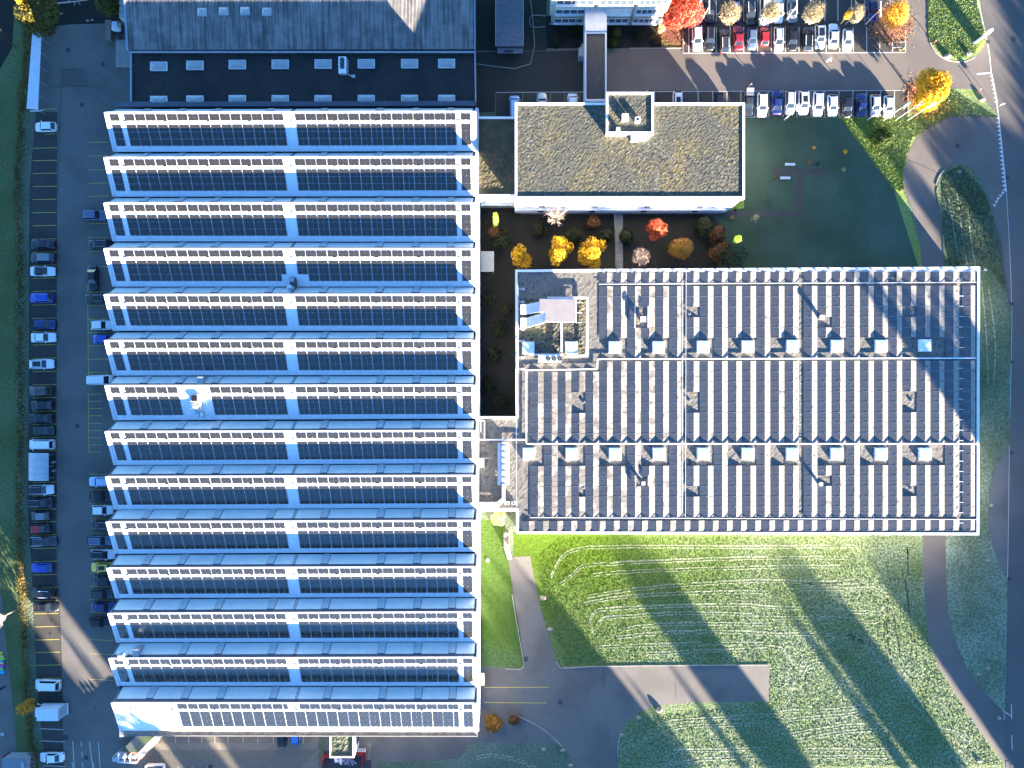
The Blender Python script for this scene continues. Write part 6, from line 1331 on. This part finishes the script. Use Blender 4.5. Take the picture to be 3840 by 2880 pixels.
r = leafy('columnar_tree','narrow lime-yellow column tree beside the link building','tree',1858,826,11,8.5,lime_m,500,.18,zc=.6,squash=1.1,asp=2.0)
leafy('rust_shrub','dark rusty shrub under the column tree','shrub',1855,872,26,2.5,rust_m,700,.2,zc=.5)
for x, y, rp, w_ in ((1840,1120,32,'topmost'),(1870,1230,36,'third from the top'),(1850,1330,30,'fourth from the top'),(1895,1160,26,'second from the top'),(1835,1440,28,'fifth from the top'),(1880,1500,30,'lowest')): leafy('court_shrub','very dark shrub in the deep inner court, '+w_ ,'shrub',x,y,rp,2.2,dark_m,500,.22,'inner court shrubs',zc=.5)
leafy('cream_bush','pale cream feathery bush beside the garden steps','bush',1870,1943,28,3.2,cream_m,1500,.2,zc=.5)
leafy('gold_bush','golden-brown bush at the hall south-east corner','bush',1850,2712,34,2.2,brown_m,1700,.2,zc=.5)
leafy('rust_bush','rusty orange bush right of the golden one','bush',1925,2700,26,1.8,rust_m,1100,.2,zc=.5,asp=.6)
leafy('olive_tree','big dark olive-green tree at the top left above the canopy','tree',146,52,72,8,olive_m,4200,.28,lump=.4)
leafy('olive_tree_lit_top','yellow sunlit top of the big olive-green tree at the upper left edge','tree',92,14,22,9,yel_m,700,.26)  # lit part of the olive tree, sunlight put into yellow leaves
leafy('olive_bush','olive bush beside the canopy roof','bush',116,118,20,3.2,olive_m,700,.22,zc=.5)
leafy('small_orange_tree','small orange-yellow tree beside the west footpath','tree',95,2648,30,4,org_m,900,.2,lump=.5)
leafy('olive_tree','olive brown tree above the loading ramp at the top edge','tree',405,15,40,6,olive_m,1500,.26)
for x, y, rp, m, lab in ((2313,122,18,olive_m,'olive-green round bush right of the covered footbridge'),(2462,143,20,rust_m,'rust-brown bush at the shaded office corner'),(2159,118,26,dark_m,'dark round bush left of the covered footbridge'),(2085,150,30,dark_m,'grey-green low bush left in the office bed'),(2395,130,26,dark_m,'dark low bush between the two round bushes'),(2300,160,22,green_m,'low green shrub under the footbridge side'),(2480,108,14,cream_m,'small pale shrub at the office corner in sunlight')):
    leafy('office_bush', lab, 'bush', x, y, rp, 1.8, m, 500, .16, 'bushes in the office bed', zc=.5)
for x, y, rp, m, lab, h in ((2875,747,26,olive_m,'yellowish airy shrub left of the courtyard path',1.6),(2835,812,14,cream_m,'thin pale sapling at the lower path corner',1.6),(3054,553,10,org_m,'tiny orange sapling, upper left on the shaded lawn',1.0),(3171,570,14,yel_m,'tiny yellow sapling in the shaded lawn near the light edge',1.0),(3038,610,12,brown_m,'small brown sapling above the T path',1.0),(3068,612,9,dark_m,'small dark sapling beside the brown one',2),(3165,635,11,cream_m,'thin beige sapling right of the T path',1.0),(2908,665,12,olive_m,'small green shrub beside the lower bench',1.5),(2745,815,10,yel_m,'tiny yellow sapling at the office south-east corner',1.6),(2757,785,6,dark_m,'very small shrub by the office corner post',1)):
    leafy('sapling', lab, 'sapling', x, y, rp*.8, h, m, 90, .10, 'saplings on the courtyard lawn', zc=.55, hollow=.1)
b_ = None
# pruned bare trees with fans of thin twigs
def bare(name, label, x, y, rpx, h, n, m=None, seed=0, up=1.0, group=None, thin=1.0, base_r=.12):
    rr = random.Random(seed+int(x)); p = W(x, y, h*.6); r = thing(name, label, 'tree', (p.x, p.y, 0), 0, group); rad = rpx*(HC-h*.6)/FP
    b = MB(); b.tube((0,0,0),(0,0,h*.35), base_r, base_r*.8, n=7); b.build('trunk', m or pale_bark, r)
    b = MB()
    for i in range(n):
        a = rr.random()*6.283; q = rr.random()**.6; s = Vector((0,0,h*.33)); k = Vector((math.cos(a)*rad*q*.45, math.sin(a)*rad*q*.45, h*(.5+.1*rr.random()))); e = Vector((math.cos(a)*rad*q, math.sin(a)*rad*q, h*(.72+.28*rr.random()*(1.25-q))*up))
        w_ = .035*thin*rr.uniform(.7,1.5); b.tube(s, k, w_*1.6, w_, n=3); b.tube(k, e, w_, w_*.35, n=3)
        for j in range(4):
            f = k.lerp(e, rr.uniform(.2,.9)); b.tube(f, f+Vector((rr.uniform(-1,1), rr.uniform(-1,1), rr.uniform(.2,1.4)))*rad*.28, w_*.6, w_*.2, n=3)
    b.build('branches', m or pale_bark, r); return r
tw = M('straw_twigs', (.40,.33,.20), (.30,.25,.15), sc1=5, rough=.9, obj=True)
for x, y, rp, n, lab in ((2734,54,44,300,'bare round pruned tree with straw-coloured twigs, first from the left'),(2890,48,40,220,'bare pruned tree in front of the beige camper'),(3048,52,42,300,'bare round pruned tree right of the grey saloon'),(3204,55,34,220,'bare pruned tree with orange leaves on its left side')):
    rt = bare('bare_tree', lab, x, y, rp, 6, n, tw, 3, group='pruned trees of the car park')
    b = MB(); rr = random.Random(int(x)); leaf_cloud(b, 0, 0, 3.6, rp*.044, rp*.044, 1.6, 900, .14, rr, .2, .55); b.build('twig_tips', tw, rt)
bare('bare_tree','white bare tree against the office facade',2086,812,44,8.5,46,None,8,thin=1.1)
bt = bare('bare_tree','pale bare tree with beige twigs near the court light',2400,968,38,8.6,110,M('beige_twigs', (.42,.33,.27), (.33,.26,.2), sc1=5, rough=.9, obj=True),2,thin=.9)
bare('bare_tree','white leafless tree at the left frame edge',0,2316,38,7,40,None,4)
bare('bare_tree','thin leafless tree at the left edge near the top',8,140,30,6,24,bark,6)
bare('bare_tree','slender leafless sapling at the lower path corner',2830,818,22,4,14,tw,6,base_r=.04)
r = thing('fallen_birch','white fallen birch trunk with branches at the top left','log'); b = MB(); b.tube(W(205,14,.3),W(330,0,.4),.16,.08,n=7); b.tube(W(280,6,.3),W(280,22,.8),.08,.03,n=5); b.tube(W(290,4,.3),W(302,18,.6),.06,.03,n=5); b.tube(W(250,10,.3),W(268,-6,.5),.06,.03,n=5); b.build('trunk', pale_bark, r)
for x, y, lab in ((227,49,'pale garden ornament in the wild corner, left'),(326,75,'round white stone ring in the wild corner'),(343,73,'second round stone in the wild corner')): rock(x, y, .28, lab, .3, group='stones in the wild corner', nm='white_stone', cat='stone')
# hedge along the west car park
hp = [(98,95),(104,150),(100,230),(92,320),(84,420),(76,560),(70,700),(76,900),(78,1100),(78,1300),(80,1440),(80,1700),(76,1900),(80,2060),(85,2200),(92,2300),(98,2420),(104,2560),(113,2700),(124,2800),(130,2960)]
b = MB(); rr = random.Random(77); sm = smoothline(hp, 10)
for i in range(len(sm)-1):
    a, e = W(*sm[i], .7), W(*sm[i+1], .7); ln = (e-a).length; n = int(ln*95)
    for _ in range(n):
        q = a.lerp(e, rr.random()); off = rr.gauss(0,1)*.42*(1+.25*math.sin(q.y*.6)); z = max(.05, (1.5-.35*abs(off)+.25*math.sin(q.y*1.3+.5*math.sin(q.y*.4)))*rr.random()**.35)
        p = Vector((q.x+off, q.y, z)); nn = Vector((rr.uniform(-1,1),rr.uniform(-1,1),rr.uniform(.1,1.2))).normalized(); u = nn.orthogonal().normalized(); v_ = nn.cross(u); s = rr.uniform(.08,.2)
        b.add([p-u*s,p+v_*s*.6,p+u*s,p-v_*s*.6],[(0,1,2,3)])
tag(b.build('hedge', hedge_m), 'long brown-gold autumn hedge between the west car park and the grass', 'hedge')
# fallen leaves
def leaves(name, cx, cy, rx, ry, n, mats, kind='stuff', seed=1):
    rr = random.Random(seed); b = MB()
    for _ in range(n):
        x, y = cx+rr.gauss(0,1)*rx*.38, cy+rr.gauss(0,1)*ry*.38; p = W(x, y, 0); a = rr.random()*6.28; s = rr.uniform(.08,.17); zz = .045+rr.random()*.05
        u = Vector((math.cos(a), math.sin(a), rr.uniform(-.3,.3)))*s; v_ = Vector((-math.sin(a), math.cos(a), rr.uniform(-.3,.3)))*s*.6; q = Vector((p.x,p.y,zz+.03))
        b.add([q-u,q+v_,q+u,q-v_],[(0,1,2,3)], rr.randrange(len(mats)))
    tag(b.build(name, mats), kind=kind)
lr1 = M('fallen_leaf_red',(.20,.06,.035),rough=.8); lr2 = M('fallen_leaf_brown',(.20,.09,.05),rough=.8); lr3 = M('fallen_leaf_orange',(.5,.2,.04),rough=.8); lr4 = M('fallen_leaf_pale',(.28,.14,.08),rough=.8)
leaves('fallen_leaves_red', 2515, 108, 50, 60, 3800, [lr1,lr2,lr4,lr1], seed=2)
leaves('fallen_leaves_orange', 3340, 92, 90, 80, 6000, [lr2,lr3,lr2,lr4], seed=3); leaves('fallen_leaves_gold', 3427, 355, 40, 60, 1300, [lr3,lr2,lr1], seed=4)
leaves('fallen_leaves_yellow', 3480, 400, 110, 60, 500, [lr3,M('fallen_leaf_yellow',(.6,.42,.05),rough=.8)], seed=5)
b = MB(); b.prism(px2([(2480,110),(2500,96),(2561,96),(2561,180),(2480,181)]), 0, .03); tag(b.build('leaf_covered_bed', lawnmat('lawn_leafy', (.06,.10,.015), (.09,.12,.03), (.25,.12,.07), (45,60), (500,500), base_frost=.5)), kind='structure')
# short grass tufts on the sun-raked lawns
def inpoly(x, y, P):
    c = False; j = len(P)-1
    for i in range(len(P)):
        if ((P[i][1] > y) != (P[j][1] > y)) and x < (P[j][0]-P[i][0])*(y-P[i][1])/(P[j][1]-P[i][1])+P[i][0]: c = not c
        j = i
    return c
def tufts(name, poly, n, m, h=.09, w=.16, seed=1, z=.0):
    rr = random.Random(seed); xs = [p[0] for p in poly]; ys_ = [p[1] for p in poly]; b = MB(); k = 0
    while k < n:
        x, y = rr.uniform(min(xs), max(xs)), rr.uniform(min(ys_), max(ys_))
        if not inpoly(x, y, poly): continue
        k += 1; p = W(x, y, 0); a = rr.random()*6.28; s = w*rr.uniform(.5,1.4); hh = h*rr.uniform(.4,1.4); c_, s_ = math.cos(a)*s, math.sin(a)*s
        dx, dy = rr.uniform(-.06,.06), rr.uniform(-.06,.06)
        b.add([(p.x-c_,p.y-s_,z+.005),(p.x+c_,p.y+s_,z+.005),(p.x+dx,p.y+dy,z+hh)],[(0,1,2)])
    tag(b.build(name, m), kind='stuff')
SE = [(2010,2090),(2100,2015),(3450,2012),(3462,2290),(3480,2400),(3520,2507),(3590,2616),(3660,2724),(3760,2870),(2330,2880),(2320,2800),(2400,2690),(2884,2634),(2890,2490),(2120,2490),(2060,2330)]
tufts('grass_tufts_south', SE, 60000, lawn_se, h=.06, seed=11)
tufts('grass_tufts_north', [(3480,0),(3660,0),(3700,140),(3640,215),(3540,215),(3482,150)], 7000, bpy.data.materials['lawn_northeast'], seed=12, z=.1)
tufts('grass_tufts_loop', [(3150,445),(3420,440),(3570,335),(3740,440),(3560,440),(3420,520),(3385,650),(3390,715),(3353,716)], 13000, bpy.data.materials['lawn_northeast'], seed=13)
tufts('grass_tufts_island', [(3530,650),(3600,620),(3690,720),(3750,900),(3780,1100),(3700,1000),(3560,1000),(3530,850)], 9000, bpy.data.materials['lawn_island'], seed=14, z=.1)

# ------------------------------------------------------------------ tall trees beyond the frame (they throw the long shadows)
TAN = math.tan(R(SUN_EL))
crown_cache = {}
def far_tree(tx, ty, h, halfw, dense=900, kind='poplar', label=None):
    # the tip of the shadow of a tree of height h falls at photo pixel (tx, ty) on the ground
    p = W(tx, ty, 0); L = h/TAN; bx, by = p.x+SX*L, p.y+SY*L
    ppx, ppy = 1920+bx*FP/(HC-h), 1440-by*FP/(HC-h); gx, gy = 1920+bx*FP/HC, 1440-by*FP/HC
    if -150 < gx < 3990 and -100 < gy < 2990: return
    r = thing('background_tree', label or 'tall dense tree standing beyond the picture edge', 'tree', (bx, by, 0), rnd.uniform(0,6.28), 'trees beyond the picture edge')
    key = (dense, kind)
    if key not in crown_cache:
        rr = random.Random(5+dense); b = MB(); leaf_cloud(b, 0, 0, .57, 1, 1, .43, dense, .16 if kind == 'poplar' else .06, rr, .22, .1, dense >= 900)
        # leaf sizes were set in unit space; flatten vertical stretch is fine at this distance
        cm = b.mesh('crown', dark_m if dense < 700 else olive_m)
        b = MB(); b.tube((0,0,0),(0,0,.8),.05,.02,n=7)
        for i in range(10): a = i*2.4; b.tube((0,0,.2+.05*i),(math.cos(a)*.7,math.sin(a)*.7,.4+.05*i),.015,.004,n=4)
        crown_cache[key] = (cm, b.mesh('trunk', bark))
    cm, tm = crown_cache[key]
    o = link('crown', cm, r); o.scale = (halfw, halfw, h); o = link('trunk', tm, r); o.scale = (halfw, halfw, h)
FT = [ # tip x, tip y, height, half width, density
 # broad mass in the south-west that shades the lower left yard
 (-260,2150,24,7,1400),(-100,2250,24,7,1400),(60,2450,22,7,1400),(-200,2500,22,7,1400),(20,2600,22,7,1400),(175,2630,20,7,1400),(-250,2850,22,8,1400),(150,2850,20,8,1400),(350,2870,20,7,1400),(-320,2330,22,7,1400),
 (-187,1590,25,3.6,1400),(215,2350,15,.9,200),(150,2260,16,.8,200),(260,2380,15,.5,200),
 # thin streaks over the sunlit court south of the hall
 (470,2560,15,.8,200),(560,2600,15,.9,200),(660,2640,14,.9,200),(780,2660,14,1.2,260),
 # clump over the court and drive
 (820,2560,20,7,1400),(1040,2560,20,8,1400),(1260,2560,20,8,1400),(1480,2560,20,8,1400),(1700,2440,20,8,1400),(1830,2320,20,6,1400),(1960,2235,19,5,1400),(2060,2360,19,6,1400),(1950,2480,19,8,1400),
 # bands on the lawn
 (2290,2500,18,1.0,300),(2370,2560,17,1.0,300),(2350,2065,20,4.0,1400),(2470,2440,18,1.0,260),
 (2990,2150,19,4.0,1400),(2860,2160,18,1.2,260),
 # mass over the right hand road
 (3303,1990,20,5,1400),(3400,1960,20,8,1400),(3540,1960,20,8,1400),(3660,1960,20,8,1400),(3360,2080,20,6,1400),(3440,2150,20,8,1400),(3600,2330,20,8,1400),(3700,2480,20,8,1400),(3760,2560,18,8,1400),(3640,2080,20,8,1400),(3740,1900,20,8,1400),(3800,2300,20,8,1400),(3650,2200,20,8,1400),(3720,2350,20,8,1400),
 (3760,1660,20,8,1400),(3700,1500,20,8,1400),(3745,1360,18,8,1400),(3700,1220,18,8,1400),(3760,1180,18,8,1400),(3740,1060,18,6,1400),(3800,1000,18,7,1400),(3785,860,18,5,1400),(3780,700,18,6,1400),(3800,560,18,6,1400),
 (3650,990,20,5.5,1400),(3600,1110,20,7,1400),(3600,1250,20,7,1400),(3600,1400,20,7,1400),(3600,1550,20,7,1400),(3600,1700,20,7,1400),(3600,1850,20,7,1400),
 # loop blob
 (3505,478,18,4.0,1400),(3580,470,18,5,1400),(3660,480,18,5,1400),(3760,560,18,5,1400),
 # road at the top right
 (3778,20,18,3.2,1400),(3860,-80,18,6,1400),(3870,120,18,5,1400),(3822,230,18,4.2,1400),(3900,330,18,6,1400),(3900,450,18,6,1400),
 # streaks over the solar roof and the lane behind it
 (3390,640,20,2.2,1400),(2660,360,26,1.7,900),(2746,350,26,1.2,420),(2826,440,26,1.3,420),(2896,560,27,2.8,1400),(2990,520,26,2.4,1400),(3080,650,26,3.6,1400),(3150,780,26,4.4,1400),(2950,400,26,1.2,420)]
for a in FT: far_tree(*a)
print('objects', len(bpy.data.objects))
